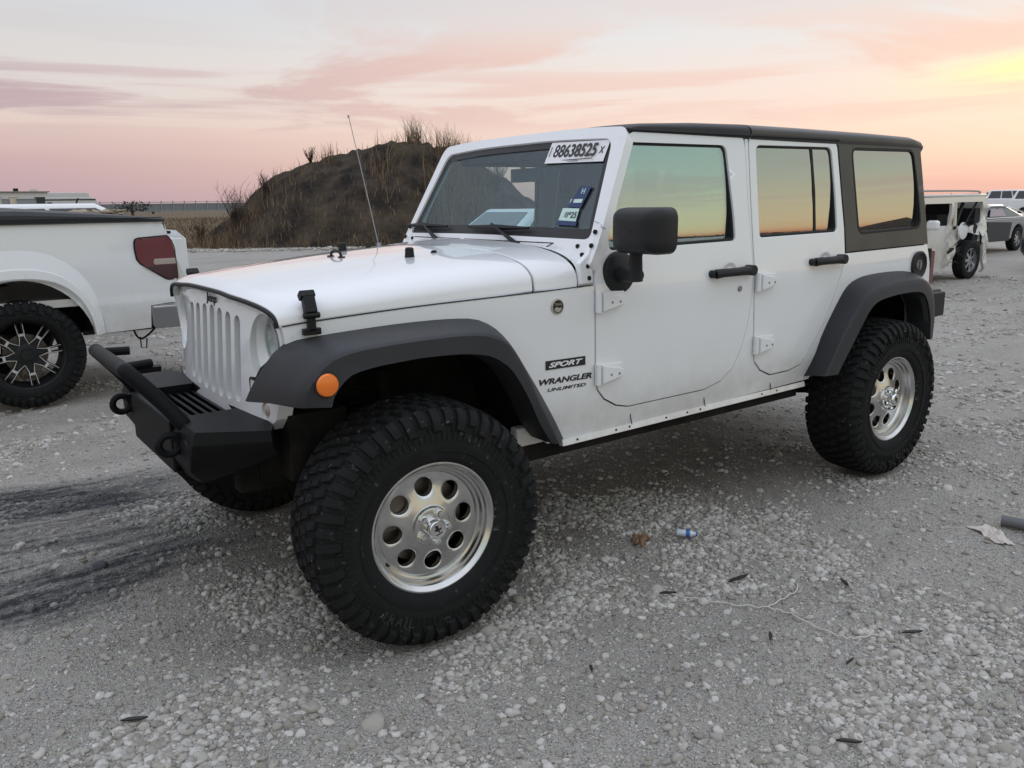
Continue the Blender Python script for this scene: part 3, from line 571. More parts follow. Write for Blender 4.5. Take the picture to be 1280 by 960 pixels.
emb = MB().prism([(-.012, .0239, .004), (-.004, .0239, .002), (-.005, .0239, .016), (.008, .0239, .018), (.006, .0239, .005), (.014, .0239, .008), (.010, .0239, -.002), (.002, .0239, -.003), (.001, .0239, -.010), (-.004, .0239, -.010), (-.003, .0239, -.002), (-.012, .0239, -.004)], (0, .0008, 0)).box((0, .0242, -.0155), (.026, .0008, .0035)); eo = emb.build('x', 'ink', smooth=False); emb_me = eo.data; bpy.data.objects.remove(eo)
def part(name, me, parent, loc=(0, 0, 0), rot=(0, 0, 0)):
    o = bpy.data.objects.new(name, me); COL.objects.link(o); o.parent = parent; o.location = loc; o.rotation_euler = rot; return o
# ------------------------------------------------------------------ the white four-door off-roader
J = empty('off_road_vehicle'); tag(J, 'white four-door lifted off-road vehicle with black hardtop and big mud tyres in the centre', 'off-road vehicle')
def jeep_wheel(x, side, steer, spin, label=None):
    y = .9448*side; w = empty('wheel', (x, y, .4321), steer+(0 if side > 0 else pi), J)
    s = empty('spin', parent=None); bpy.data.objects.remove(s)
    ty = part('tyre', tyre_me, w, (0, -.005-TW/2*.82, 0), (0, spin*.37, 0)); ri = part('rim', rim_me, w, rot=(0, spin, 0)); part('rim_barrel', bm_, w); part('brake_disc', disc_me, w)
    part('centre_cap', cap_me, w); part('cap_emblem', emb_me, w, rot=(0, .35, 0))
    for k in range(5): a = 2*pi*k/5+spin*.8+.5; part('lug_nut', lug_me, w, (.053*cos(a), 0, .053*sin(a)))
    if side > 0:
        lm_ = []
        for i_, ch in enumerate('TRAIL'):
            th_ = (-.19, -.095, 0, .075, .15)[i_]; lo2 = text('letter', ch, (-.335*sin(th_), -.0, -.335*cos(th_)), (-cos(th_), 0, sin(th_)), (sin(th_), 0, cos(th_)), {'I': .007}.get(ch, .025), .034, 'tyre_lettering', None, .0025, bold=.02); lm_.append(lo2)
        mbl = MB()
        for q in lm_: mbl.add([tuple(v.co) for v in q.data.vertices], [tuple(p.vertices) for p in q.data.polygons]); bpy.data.objects.remove(q)
        lo3 = mbl.build('sidewall_lettering', 'tyre_lettering', w, smooth=False); lo3.location = (0, -.005-TW/2*.82+TW/2*1.033, 0); lo3.rotation_euler = (0, .25 if x < -1 else -.5, 0)
    vs = MB().lathe([(.0045, -.04), (.0045, -.02), (.0005, -.018)], 10, c=(.2*cos(-.55), 0, .2*sin(-.55))); vs.build('valve', 'rubber_seal', w)
    return w
jeep_wheel(0, 1, -.0687, .29); jeep_wheel(-2.947, 1, 0, .55); jeep_wheel(0, -1, -.0687, .9); jeep_wheel(-2.947, -1, 0, .3)
def yside(x, z):
    y = .787
    if x > -.9: y -= .125*((x+.9)/1.3)**1.3
    if z > .95: y -= .095*(min(z, 1.22)-.95)**2
    if z > 1.22: y -= (z-1.22)*.138
    if z < .72: y -= (.72-z)*.2
    y += .004*math.exp(-((z-1.15)/.05)**2)
    return y
SM = lambda off=0: (lambda u, v: (u, yside(u, v)+off, v))
# body side with the door openings taken out of its outline
doorF = [(-.883, .80), (-.880, 1.20), (-.890, 1.285), (-.926, 1.395), (-1.03, 1.61), (-1.095, 1.735), (-1.125, 1.79), (-1.16, 1.806), (-1.25, 1.808), (-1.83, 1.812), (-1.868, 1.80), (-1.876, 1.757), (-1.872, 1.52), (-1.879, 1.26), (-1.877, 1.165), (-1.869, 1.037), (-1.845, .924), (-1.81, .829), (-1.755, .745), (-1.68, .690), (-1.572, .663), (-1.408, .662), (-1.081, .661), (-1.006, .679), (-.93, .72), (-.896, .76)]
doorR = [(-1.909, 1.78), (-1.918, 1.808), (-1.945, 1.815), (-2.56, 1.822), (-2.612, 1.815), (-2.628, 1.78), (-2.642, 1.52), (-2.652, 1.37), (-2.648, 1.246), (-2.606, 1.123), (-2.549, 1.0), (-2.49, .892), (-2.413, .803), (-2.35, .736), (-2.308, .688), (-2.214, .666), (-2.063, .665), (-1.973, .703), (-1.923, .75), (-1.911, .80), (-1.903, .956), (-1.893, 1.168), (-1.899, 1.521)]
oF, oR = offs(doorF, .0055), offs(doorR, .0055)
def seg(poly, a, b):   # consecutive vertices nearest to points a..b going forward through the list
    P = [Vector(p) for p in poly]; i = min(range(len(P)), key=lambda k: (P[k]-Vector(a)).length); j = min(range(len(P)), key=lambda k: (P[k]-Vector(b)).length); out = []; k = i
    while True:
        out.append(poly[k])
        if k == j: return out
        k = (k+1) % len(poly)
# front panel (fender side + sill + b post + rear quarter) as one outline
f_low = list(reversed(oF))                     # runs forward edge bottom .. up the rear edge
fr = [p for p in oF]; 
front_edge = [(-.8745, 1.197), (-.8775, .80), (-.8905, .757), (-.927, .715), (-1.004, .6735), (-1.081, .6555), (-1.408, .6565), (-1.572, .6575), (-1.683, .6845), (-1.759, .7405), (-1.815, .826), (-1.8505, .922), (-1.8745, 1.036), (-1.8825, 1.165), (-1.8845, 1.26), (-1.8775, 1.52), (-1.8815, 1.757), (-1.8815, 1.80)]
rear_edge = [(-1.9035, 1.80), (-1.9035, 1.78), (-1.8935, 1.521), (-1.8875, 1.168), (-1.8975, .956), (-1.9055, .80), (-1.918, .746), (-1.970, .698), (-2.063, .6595), (-2.214, .6605), (-2.311, .683), (-2.354, .7325), (-2.417, .80), (-2.495, .89), (-2.554, .998), (-2.611, 1.121), (-2.6535, 1.2375)]
hood_edge = [(.385, 1.139), (.257, 1.149), (-.088, 1.169), (-.589, 1.185), (-.791, 1.189)]
outline = hood_edge+front_edge+rear_edge+[(-3.50, 1.248), (-3.535, 1.10), (-3.55, .92), (-3.55, .72), (-3.36, .72), (-3.34, .90), (-3.24, 1.02), (-3.05, 1.06), (-2.80, 1.05), (-2.68, .98), (-2.58, .88), (-2.44, .64), (-2.42, .590), (-1.5, .572), (-.80, .562), (-.66, .562), (-.56, .75), (-.44, .95), (-.33, 1.03), (-.2, 1.06), (.15, 1.06), (.30, 1.03), (.34, .985), (.365, .96), (.372, 1.03), (.38, 1.11)]
def gutter(p): return Vector((0, -.028, 0))
body = panel('body', outline, SM(), gutter, 'white_paint', J, step=.05, bevel=.0028)
mirror_tree(body, J)
# the lower sill lip, rail and pinch-weld plugs
mb = MB()
mb.prism([(-.72, .765, .573), (-.72, .742, .560), (-.72, .742, .542), (-.72, .772, .545)], (-1.66, 0, .012)); mb.build('sill_trim', 'white_paint', J, .003)
for x in (-.80, -1.02, -1.10, -1.33, -1.47, -1.56, -2.02, -2.14): MB().lathe([(.0065, -.003), (.0065, .004), (.0005, .005)], 10, c=(x, .765, .558+(-.72-x)*.007)).build('sill_plug', 'rubber_seal', J)
for x in (-1.12, -1.60, -2.10): MB().box((x+.014, yside(x, .61)+.0008, .612), (.0035, .0022, .092), (0, .25, 0)).build('sill_seam', 'rubber_seal', J)
# grille
def gx_(y, z): return .437-.07*(z-.78)-.05*abs(y/.65)**3-(.0 if z < 1.17 else (z-1.17)*.25)
top = [(.655*(1 if s > 0 else -1)*abs(s)**.9, 0) for s in (1, -1)]
def super_z(y, W_, ze, H, n=3.2): return ze+H*max(0, 1-abs(y/W_)**n)**(1/n)
def superrow(x, W_, ze, H, n=3.2, k=40): 
    out = []
    for i in range(k+1):
        a = -pi/2+pi*i/k; yy = W_*(1 if sin(a) > 0 else -1)*abs(sin(a))**(2/n); out.append((x, yy, ze+H*abs(cos(a))**(2/n)))
    return out
gt = [(p[1], p[2]) for p in superrow(0, .668, 1.10, .112)]
gout = gt[::-1]+[(-.655, 1.05), (-.635, .98), (-.61, .90), (-.585, .81), (-.535, .765), (-.40, .756), (.40, .756), (.535, .765), (.585, .81), (.61, .90), (.635, .98), (.655, 1.05)]
slots = []
for j in range(7):
    y = (j-3)*.0955; w = .029; zt, zb = 1.128-.004*abs(j-3)**1.2, .838+.010*(abs(j-3)/3)**2*1.5
    s = [(y+w*cos(a), zt+w*sin(a)) for a in np.linspace(0, pi, 9)]+[(y+w*cos(a), zb+w*sin(a)) for a in np.linspace(pi, 2*pi, 9)]; slots.append(s)
HLY, HLZ, HLR = .505, 1.066, .108
hls = [[(s*HLY+.106*cos(a), 1.042+.126*sin(a)) for a in np.linspace(0, 2*pi, 40, endpoint=False)] for s in (1, -1)]
plh = [[(s*.515+.03*cos(a), .832+.03*sin(a)) for a in np.linspace(0, 2*pi, 16, endpoint=False)] for s in (1, -1)]
gr = panel('grille', gout, lambda y, z: (gx_(y, z), y, z), (-.055, 0, 0), 'white_paint', J, holes=slots+hls+plh, step=.028, bevel=.004, seg=2, excl=.75)
MB().box((.345, 0, .98), (.02, .74, .42)).build('grille_backing', 'matt_black', gr)
gm = MB()
for z in np.arange(.83, 1.15, .03): gm.box((.388, 0, z), (.006, .68, .005))
gm.build('grille_mesh', 'matt_black', gr)
for s in (1, -1):
    x0 = gx_(HLY, HLZ); c = (x0-.022, s*HLY, HLZ)
    b = MB().grid([[(gx_(HLY, 1.042)-d_, s*HLY+rx_*cos(a), zc_+rz_*sin(a)) for a in np.linspace(0, 2*pi, 40, endpoint=False)] for rx_, rz_, zc_, d_ in ((.108, .128, 1.042, .012), (.104, .123, 1.043, .014), (.097, .106, 1.054, .030), (.088, .088, HLZ, .040), (.086, .086, HLZ, .06))], close_v=True).build('headlight', 'white_paint', J, ang=60)
    MB().lathe([(.0005, -.075), (.03, -.070), (.06, -.055), (.085, -.028), (.087, -.025)], 36, 'x', c).build('reflector', 'lamp_reflector', b)
    MB().lathe([(.0005, -.03), (.012, -.03), (.014, -.07)], 16, 'x', c).build('bulb_cap', 'chrome', b)
    MB().lathe([(.0875, -.03), (.085, -.014), (.06, -.002), (.03, .004), (.0005, .006)], 36, 'x', c).build('lens', 'clear_glass', b)
    p = MB().lathe([(.029, -.02), (.027, -.004), (.018, .004), (.0005, .007)], 20, 'x', (gx_(.515, .832)-.004, s*.515, .832)).build('parking_light', 'pale_lens', J)
text('grille_badge', 'Jeep', (gx_(0, 1.178)+.003, -.0, 1.178), (0, 1, 0), (-.07, 0, 1), .125, .046, 'ink', gr, .0015, bold=.0)
# hood
def sec(x):
    t = (x+.6)/1.02
    return .738-.075*t**1.4, 1.191-.047*max(t, 0)**1.5, .150-.045*t**1.1 if t > 0 else .150
def hood_row(x, k=44):
    W_, ze, H = sec(x); d = max(0, (x-.375)/.06); d = d*d*.022
    rows = superrow(x, W_-.002-d*.3, ze, H-d, 3.0, k)
    out = []
    for (a, y, z) in rows:
        rb = .010*math.exp(-((abs(y)-.33-.06*(x-.4)*-1*.5)/.05)**2)*(1 if x < .33 else max(0, (.43-x)/.1)); out.append((x-.045*abs(y/W_)**3*(1 if x > .2 else 0)*min(1, (x-.2)/.2 if x > .2 else 0), y, z+(0 if abs(y) > W_*.93 else .006*max(0, 1-(y/.3)**4) if abs(y) < .3 else 0)))
    return out
xs = np.r_[np.linspace(-.597, .3, 26), np.linspace(.33, .435, 9)]; rows = [hood_row(x) for x in xs]
inner = [[(p[0], p[1]*.985, p[2]-.016) for p in r] for r in rows]
def shell(name, rows, inner, mat, parent, bevel=.003, ang=40):
    mb = MB(); n, m = len(rows), len(rows[0]); mb.grid(rows); mb.grid(inner, flip=True)
    for i in range(n-1): mb.add([rows[i][0], rows[i+1][0], inner[i+1][0], inner[i][0]], [(0, 1, 2, 3)]); mb.add([rows[i][-1], rows[i+1][-1], inner[i+1][-1], inner[i][-1]], [(3, 2, 1, 0)])
    mb.add(rows[0]+inner[0], [(j, j+1, m+j+1, m+j) for j in range(m-1)]); mb.add(rows[-1]+inner[-1], [(j+1, j, m+j, m+j+1) for j in range(m-1)])
    return mb.build(name, mat, parent, bevel, True, ang, weld=True)
hood = shell('hood', rows, inner, 'white_paint', J)
hz = lambda x, y: np.interp(y, [p[1] for p in hood_row(x)], [p[2] for p in hood_row(x)])
MB().tube([(p[0]+.004, p[1]*.993, p[2]-.009) for p in hood_row(.435)], .008, 8).build('hood_seal', 'rubber_seal', J)
for s in (1, -1):
    z = float(hz(-.296, .316)); MB().lathe([(.021, -.004), (.019, .008), (.017, .034), (.013, .038), (.0005, .039)], 20, 'z', (-.296, s*.316, z)).build('hood_bumper', 'rubber_seal', hood)
z = float(hz(-.12, 0)); MB().tube(smooth_line([(-.12, -.05, z-.004), (-.12, -.042, z+.018), (-.12, 0, z+.026), (-.12, .042, z+.018), (-.12, .05, z-.004)], 4), .006, 8).box((-.12, -.055, z+.001), (.022, .024, .008)).box((-.12, .055, z+.001), (.022, .024, .008)).build('footman_loop', 'rubber_seal', hood)
for x, y in ((-.42, .30), (-.42, -.30)): z = float(hz(x, y)); MB().box((x, y, z+.004), (.03, .014, .012), taper=.6).build('washer_nozzle', 'rubber_seal', hood, .002)
for s in (1, -1):
    MB().tube([(x, s*(max(yside(x, z), sec(x)[0] if x > -.6 else 0)+.0005), z+.002) for x, z in smooth_line(hood_edge[:-1]+[(-.868, 1.195)], 6)], .0026, 6).build('hood_seam', 'ink', J)
for s in (1, -1):   # rubber hood latches
    yy = yside(.295, 1.15); L = MB(); L.box((.292, s*(yy+.012), 1.118), (.062, .02, .022)); L.box((.292, s*(yy+.014), 1.152), (.028, .016, .07)); L.box((.292, s*(yy+.006), 1.205), (.040, .03, .055), (s*.35, 0, 0)); L.box((.292, s*(yy-.012), 1.236), (.052, .03, .024), (s*.7, 0, 0)); L.tube([(.264, s*(yy+.02), 1.172), (.32, s*(yy+.02), 1.172)], .011, 10)
    L.build('hood_latch', 'rubber_seal', J, .003)
# cowl between hood and windshield
rows = []
for x in np.linspace(-.606, -.800, 8):
    W_, ze, H = .738-(x+.606)*.14, 1.192, .150+(-x-.606)*.10; rows.append(superrow(x, W_, ze, H, 3.0, 44))
rows = rows[::-1]; cowl = shell('cowl', rows, [[(p[0], p[1]*.985, p[2]-.016) for p in r] for r in rows], 'white_paint', J)
rows = []
for x, dz in ((-.806, 0), (-.87, -.004), (-.93, -.02)):
    W_ = .762; rows.append([(x, p[1], p[2]+dz-.004) for p in superrow(x, W_, 1.20, .160, 3.4, 44)])
MB().grid(rows).build('cowl_rear', 'white_paint', cowl, fix=True)
for y0, y1 in ((-.60, -.16), (-.12, .56)):
    MB().tube([(-.845, y, 1.3575-.00*abs(y)) for y in (y0, y1)], .0028, 5).tube([(-.845, y1, 1.3575), (-.80, y1+.012, 1.345)], .0028, 5).build('cowl_vent_seam', 'ink', cowl)
# windshield frame and glass
def wx(y, z): return -.895-.515*(z-1.381)+.030*(1-(y/.7)**2)
fo = rp([(.786, 1.275, .02), (.786, 1.36, .05), (.714, 1.825, .055), (.45, 1.838, .3), (-.45, 1.838, .3), (-.714, 1.825, .055), (-.786, 1.36, .05), (-.786, 1.275, .02), (-.4, 1.322, .2), (.4, 1.322, .2)], 6)
gh = rp([(.732, 1.374, .035), (.645, 1.782, .05), (.3, 1.797, .2), (-.3, 1.797, .2), (-.645, 1.782, .05), (-.732, 1.374, .035), (0, 1.384, .3)], 6)
wf = panel('windshield_frame', fo, lambda y, z: (wx(y, z), y, z), (-.035, 0, -.03), 'white_paint', J, holes=[gh], step=.05, bevel=.008, seg=3)
band = offs(gh, -.030); bot = [(y, z if z > 1.5 else z+.016) for y, z in band]
wg = panel('windshield', offs(gh, .004), lambda y, z: (wx(y, z)-.010, y, z-.006), (-.004, 0, -.002), 'windscreen_glass', J, step=.1, bevel=0)
panel('frit_band', offs(gh, .003), lambda y, z: (wx(y, z)-.0085, y, z-.0055), (-.0008, 0, 0), 'ink', wg, holes=[bot], step=.1, bevel=0)
for s in (1, -1):   # A post outer side, bolted bracket and bolt heads
    ao = [(-.806, 1.202), (-.872, 1.205), (-.881, 1.285), (-.917, 1.395), (-1.022, 1.61), (-1.087, 1.735), (-1.118, 1.79), (-1.105, 1.795), (-1.094, 1.77), (-1.004, 1.585), (-.909, 1.40), (-.862, 1.32), (-.812, 1.285)]
    p = panel('windshield_post', ao, SM(-.002), (0, -.03, 0), 'white_paint', J, step=.05, bevel=.006)
    if s < 0: m = p; mirror_tree(m, J); bpy.data.objects.remove(m)
for s in (1, -1):
    for x, z in ((-.853, 1.225), (-.851, 1.272), (-.878, 1.352), (-.905, 1.405)):
        y = yside(x, z)-.002; MB().lathe([(.0095, -.004), (.0095, .003), (.006, .0055), (.0005, .006)], 12, 'y', (x, y, z) if s > 0 else (x, -y, z)).build('frame_bolt', 'rubber_seal', wf) if s > 0 else MB().lathe([(.0095, .004), (.0095, -.003), (.006, -.0055), (.0005, -.006)], 12, 'y', (x, -y, z)).build('frame_bolt', 'rubber_seal', wf)
    for y, z in ((.680, 1.347), (.722, 1.315)): MB().lathe([(.0095, -.004), (.0095, .003), (.006, .0055), (.0005, .006)], 12, 'x', (wx(y, z)+.002, s*y, z)).build('frame_bolt', 'rubber_seal', wf)
MB().tube([(wx(.70, 1.43)+.001, .700+.03, 1.447), (wx(.74, 1.45)+.001, .755, 1.437), (-.915, .776, 1.425), (-.935, .780, 1.418)], .0016, 4).build('frame_seam', 'galvanised', wf)
# wipers
for (yb, tx) in ((.31, -.02), (-.36, -.54)):
    n_ = Vector((.889, 0, .458)); W1 = MB(); base_ = Vector((-.835, yb, 1.342)); el = Vector((wx(yb, 1.345)+.03, yb-.03, 1.352)); tip = Vector((wx(yb-.2, 1.43)+.028, yb-.225, 1.432))
    W1.tube([base_-Vector((0, 0, .02)), base_+Vector((0, 0, .012))], .019, 12); W1.tube([base_+Vector((0, 0, .006)), base_+(tip-base_)*.3+Vector((.006, 0, .008)), tip], [.015, .012, .0065], 8, flat=.6)
    wo_ = W1.build('wiper', 'rubber_seal', J)
    bl = []; yc = yb-.20
    for k in range(13):
        u = (k-6)/6; y = yc+u*.235; z = 1.405+.012*u*(1 if yb > 0 else 1)*0+.010; bl.append((wx(y, z)+.011+.008*(1-u*u), y, z))
    MB().tube(bl, [.006+.010*(1-abs((k-6)/6)) for k in range(13)], 6).build('wiper_blade', 'rubber_seal', wo_)
# paper on the glass
Yu = (-.458, 0, .889)
def onglass(y, z, d=.004): return (wx(y, z)-.004+d, y, z)
def slab(name, pts, th, mat, parent): return panel(name, pts, lambda y, z: (wx(y, z)-.0065+th, y, z), (-.0008, 0, 0), mat, parent, step=.2, bevel=0)
lot = slab('lot_sticker', [(.262, 1.695), (.632, 1.688), (.629, 1.776), (.262, 1.786)], .0, 'white_sticker', wg)
tx_ = text('lot_number', '88638525', (wx(.43, 1.744)-.0055, .437, 1.744), (-.02, 1, -.02), Yu, .275, .062, 'ink', lot, bold=.018)
text('lot_suffix', 'x', (wx(.6, 1.738)-.0055, .601, 1.737), (0, 1, 0), Yu, .026, .032, 'ink', lot, bold=.0)
MB().box((wx(.45, 1.703)-.0055, .44, 1.704), (.001, .26, .0035)).box((wx(.45, 1.7)-.0055, .40, 1.6975), (.001, .16, .002)).box((wx(.28, 1.74)-.0055, .279, 1.745), (.001, .003, .05), (0, -.476, 0)).build('small_print', 'ink', lot)
ins = slab('inspection_sticker', [(.500, 1.449), (.606, 1.445), (.600, 1.497), (.500, 1.499)], 0, 'pale_green_sticker', wg); text('inspection_date', '08*25', (wx(.555, 1.472)-.0053, .556, 1.472), (0, 1, -.01), Yu, .088, .028, 'ink', ins, bold=.0)
bl_ = slab('registration_sticker', [(.525, 1.503), (.606, 1.500), (.622, 1.588), (.556, 1.589)], 0, 'blue_sticker', wg); MB().box((wx(.56, 1.53)-.0053, .565, 1.528), (.001, .075, .017), (0, -.476, 0)).build('sticker_stripe', 'pale_green_sticker', bl_); text('sticker_mark', 'H', (wx(.58, 1.57)-.0053, .585, 1.568), (0, 1, 0), Yu, .02, .026, 'pale_green_sticker', bl_)
slab('registration_border', [(.494, 1.430), (.616, 1.427), (.612, 1.446), (.496, 1.4485)], 0, 'blue_sticker', ins)
# mirror inside, dash, seats, roll cage
mi = MB().box((-1.16, -.03, 1.655), (.03, .23, .065)).tube([(-1.16, -.03, 1.66), (-1.10, -.03, 1.74)], .012, 8).build('rear_view_mirror', 'interior', J, .01)
MB().grid([[(x, y, z) for y in np.linspace(-.70, .70, 12)] for x, z in ((-.93, 1.30), (-.97, 1.335), (-1.05, 1.335), (-1.14, 1.31), (-1.19, 1.25), (-1.20, 1.0), (-1.15, .8))]).build('dashboard', 'interior', J, fix=False)
st = MB(); c = Vector((-1.42, .37, 1.20)); ax_ = Vector((-.88, 0, .47)).normalized(); e1 = Vector((0, 1, 0)); e2 = ax_.cross(e1)
st.tube([c+(e1*cos(a)+e2*sin(a))*.185 for a in np.linspace(0, 2*pi, 33)], .015, 10)
for a in (0, pi, 1.5*pi): st.tube([c, c+(e1*cos(a)+e2*sin(a))*.18], .014, 6)
st.tube([c+ax_*.03, c-ax_*.3], .04, 10); st.build('steering_wheel', 'interior', J)
def seat(y, x, light=False):
    s = MB().box((x, y, .98), (.50, .50, .16)).box((x-.30, y, 1.27), (.14, .48, .60), (0, -.22, 0), .86).box((x-.37, y, 1.635), (.09, .26, .17), (0, -.1, 0)).tube([(x-.36, y-.05, 1.55), (x-.37, y-.05, 1.60)], .008, 6).tube([(x-.36, y+.05, 1.55), (x-.37, y+.05, 1.60)], .008, 6)
    return s.build('seat', 'seat_grey' if light else 'seat_fabric', J, .035, seg=4)
seat(.37, -1.52); seat(-.37, -1.52); rs = MB().box((-2.50, 0, .98), (.5, 1.15, .16)).box((-2.78, 0, 1.25), (.14, 1.15, .5), (0, -.2, 0)).box((-2.84, .35, 1.58), (.09, .25, .14)).box((-2.84, -.35, 1.58), (.09, .25, .14)); rs.build('rear_seat', 'seat_fabric', J, .03)
cg = MB()
for s in (1, -1):
    cg.tube(smooth_line([(-1.93, s*.66, .75), (-1.93, s*.66, 1.45), (-1.93, s*.62, 1.74), (-1.93, s*.50, 1.77), (-1.93, 0, 1.77)], 5), .035, 10); cg.tube([(-1.17, s*.60, 1.75), (-1.93, s*.60, 1.755), (-2.85, s*.60, 1.755), (-3.05, s*.60, 1.68), (-3.3, s*.62, 1.2)], .032, 10)
cg.tube([(-2.85, -.6, 1.755), (-2.85, .6, 1.755)], .03, 8).tube([(-1.18, -.6, 1.76), (-1.18, .6, 1.76)], .03, 8); cg.build('roll_cage', 'interior', J)
MB().box((-2.1, 0, .68), (2.9, 1.46, .03)).box((-.87, 0, .95), (.03, 1.44, .60)).box((-3.5, 0, .98), (.03, 1.50, .58)).build('floor_pan', 'underbody', J)
# doors
def GL(zb, up=0): return lambda u, v: (u, yside(u, zb)-.032+up-.022*(v-zb)-.155*(v-zb)**2, v)
def bandpts(c, r): return c
winF = rp([(-1.100, 1.722, .03), (-1.130, 1.762, .03), (-1.745, 1.766, .035), (-1.765, 1.60, .2), (-1.768, 1.340, .03), (-1.386, 1.336, .05), (-1.020, 1.336, .03), (-.985, 1.40, .05)], 5)
winF = rp([(-1.108, 1.735, .02), (-1.138, 1.762, .03), (-1.742, 1.766, .04), (-1.768, 1.45, .05), (-1.768, 1.338, .022), (-.965, 1.328, .03), (-.975, 1.40, .05)], 5)
winR = rp([(-1.958, 1.772, .035), (-2.575, 1.778, .04), (-2.592, 1.55, .1), (-2.590, 1.352, .03), (-1.945, 1.345, .022)], 5)
def door(name, outl, win, glassmat, div=None):
    d = panel('door', outl, SM(.003), (0, -.035, 0), 'white_paint', J, holes=[win], step=.05, bevel=.0045, seg=3)
    if d: tag(d, name)
    g = panel('door_window', offs(win, .006), GL(1.345), (0, -.004, 0), glassmat, d, step=.1, bevel=0)
    panel('window_seal', offs(win, .001), SM(-.008), (0, -.026, 0), 'rubber_seal', d, holes=[offs(win, -.011)], step=.1, bevel=.002)
    if div: panel('window_divider', [(div[0], 1.345), (div[0]-.018, 1.345), (div[1]-.018, 1.772), (div[1], 1.772)], lambda u, v: (u, GL(1.345)(u, v)[1]+.004, v), (0, -.004, 0), 'rubber_seal', d, step=.2, bevel=0)
    return d
dF = door(None, doorF, winF, 'door_glass'); dR = door(None, doorR, winR, 'privacy_glass', (-2.425, -2.402))
def handle(d, x0, x1, z):
    xm = (x0+x1)/2; y = yside(xm, z)+.003
    cup = MB().lathe([(.050, .0005), (.046, .0012), (.040, -.002), (.025, -.004), (.0005, -.0045)], 28, 'y', (xm, y+.001, z-.005)).build('handle_cup', 'white_paint', d, ang=60)
    h = MB().tube([(x0, y+.022, z-.004), (x0-.03, y+.034, z), (xm, y+.038, z), (x1+.03, y+.034, z+.002)], [.021, .019, .018, .02], 10, flat=1.1); h.tube([(x0+.006, y-.004, z-.004), (x0+.002, y+.03, z-.004)], .018, 12); h.tube([(x1, y-.004, z), (x1, y+.044, z)], .025, 16)
    h = h.build('door_handle', 'black_trim', d, .003); MB().tube([(x1, y+.042, z), (x1, y+.048, z)], .016, 12).build('handle_button', 'rubber_seal', h) if False else None
handle(dF, -1.585, -1.835, 1.2); handle(dR, -2.345, -2.585, 1.213)
y = yside(-1.775, 1.115)+.003; MB().lathe([(.014, -.002), (.014, .004), (.009, .006), (.0005, .004)], 16, 'y', (-1.78, y, 1.117)).build('door_lock', 'steel', dF)
def hinge(d, x, z, w=.14):
    y = yside(x-.05, z)+.003; h = MB(); h.prism([(x+.012, y-.002, z+.042), (x-w, y-.002, z+.034), (x-w, y-.002, z-.022), (x+.012, y-.002, z-.048)], (0, .012, 0)); h.prism([(x-.012, y+.008, z+.036), (x-w+.012, y+.008, z+.012), (x-w+.012, y+.008, z-.018), (x-.012, y+.008, z-.040)], (0, .022, 0)); h.tube([(x+.004, y+.012, z-.046), (x+.004, y+.012, z+.044)], .014, 12)
    h = h.build('door_hinge', 'white_paint', d, .003)
    for xx in (x-.055, x-.10): MB().lathe([(.006, -.003), (.005, .003), (.0005, .003)], 8, 'y', (xx, y+.029, z-.006)).build('hinge_screw', 'steel', h)
hinge(dF, -.886, 1.130); hinge(dF, -.886, .830); hinge(dR, -1.905, 1.140, .135); hinge(dR, -1.912, .835, .135)
# exterior mirror
yb = yside(-1.0, 1.24)
m1 = MB().lathe([(.088, -.004), (.085, .012), (.06, .026), (.0005, .030)], 28, 'y', (-1.01, yb+.003, 1.238)); m1.tube([(-1.0, yb+.02, 1.235), (-.99, yb+.09, 1.232), (-.955, yb+.17, 1.24)], [.036, .027, .027], 14); m1.tube([(-.955, yb+.16, 1.215), (-.952, yb+.16, 1.31), (-.95, yb+.165, 1.36)], [.027, .025, .032], 14)
mir = m1.build('door_mirror', 'black_trim', dF, .003)
hx, hy, hz_ = -.940, yb+.205, 1.412; hd = MB(); hr = []
for k, (dx, sc) in enumerate(((-.060, .97), (-.055, 1.0), (.0, 1.0), (.030, .96), (.052, .86), (.064, .70), (.070, .40), (.071, .02))):
    ring = rp([(-.128, -.088, .045), (.128, -.088, .05), (.128, .088, .045), (-.128, .088, .04)], 6); hr.append([(hx+dx, hy+a*sc, hz_+b*sc) for a, b in ring])
hd.grid(hr, close_v=True); ho = hd.build('mirror_housing', 'black_trim', mir, ang=60); MB().prism([(hx-.058, hy+a*.94, hz_+b*.94) for a, b in ring], (-.003, 0, 0)).build('mirror_glass', 'chrome', mir, smooth=False)
dR2 = mirror_tree(dF, J)
for o in list(dR2.children):
    if o.name.startswith('door_mirror'):
        for q in list(o.children): bpy.data.objects.remove(q)
        bpy.data.objects.remove(o); dR_2 = mirror_tree(dR, J)
for d_, mt in ((dR2, 'plain_glass'), (dR_2, 'smoked_glass')):
    for o in d_.children:
        if o.name.startswith('door_window'): o.data.materials.clear(); o.data.materials.append(M[mt])
# hardtop: roof, dark quarter panels with their windows, back
def roof_row(x, H, W_, ze, n=4.5, k=40): return superrow(x, W_, ze, H, n, k)
rows = [roof_row(x, H, W_, ze) for x, H, W_, ze in ((-3.505, .002, .695, 1.80), (-3.50, .030, .700, 1.80), (-3.47, .058, .705, 1.802), (-3.38, .070, .708, 1.806), (-3.0, .074, .709, 1.808), (-2.4, .075, .710, 1.810), (-1.95, .072, .710, 1.812), (-1.92, .0715, .710, 1.812))]
rt = shell('hardtop_roof', rows, [[(p[0], p[1]*.98, p[2]-.03) for p in r] for r in rows], 'hardtop', J, .004)
rows = [roof_row(x, H, W_, ze) for x, H, W_, ze in ((-1.910, .071, .710, 1.812), (-1.6, .063, .709, 1.812), (-1.3, .046, .708, 1.812), (-1.20, .036, .706, 1.812), (-1.155, .026, .702, 1.812), (-1.135, .012, .70, 1.812))]
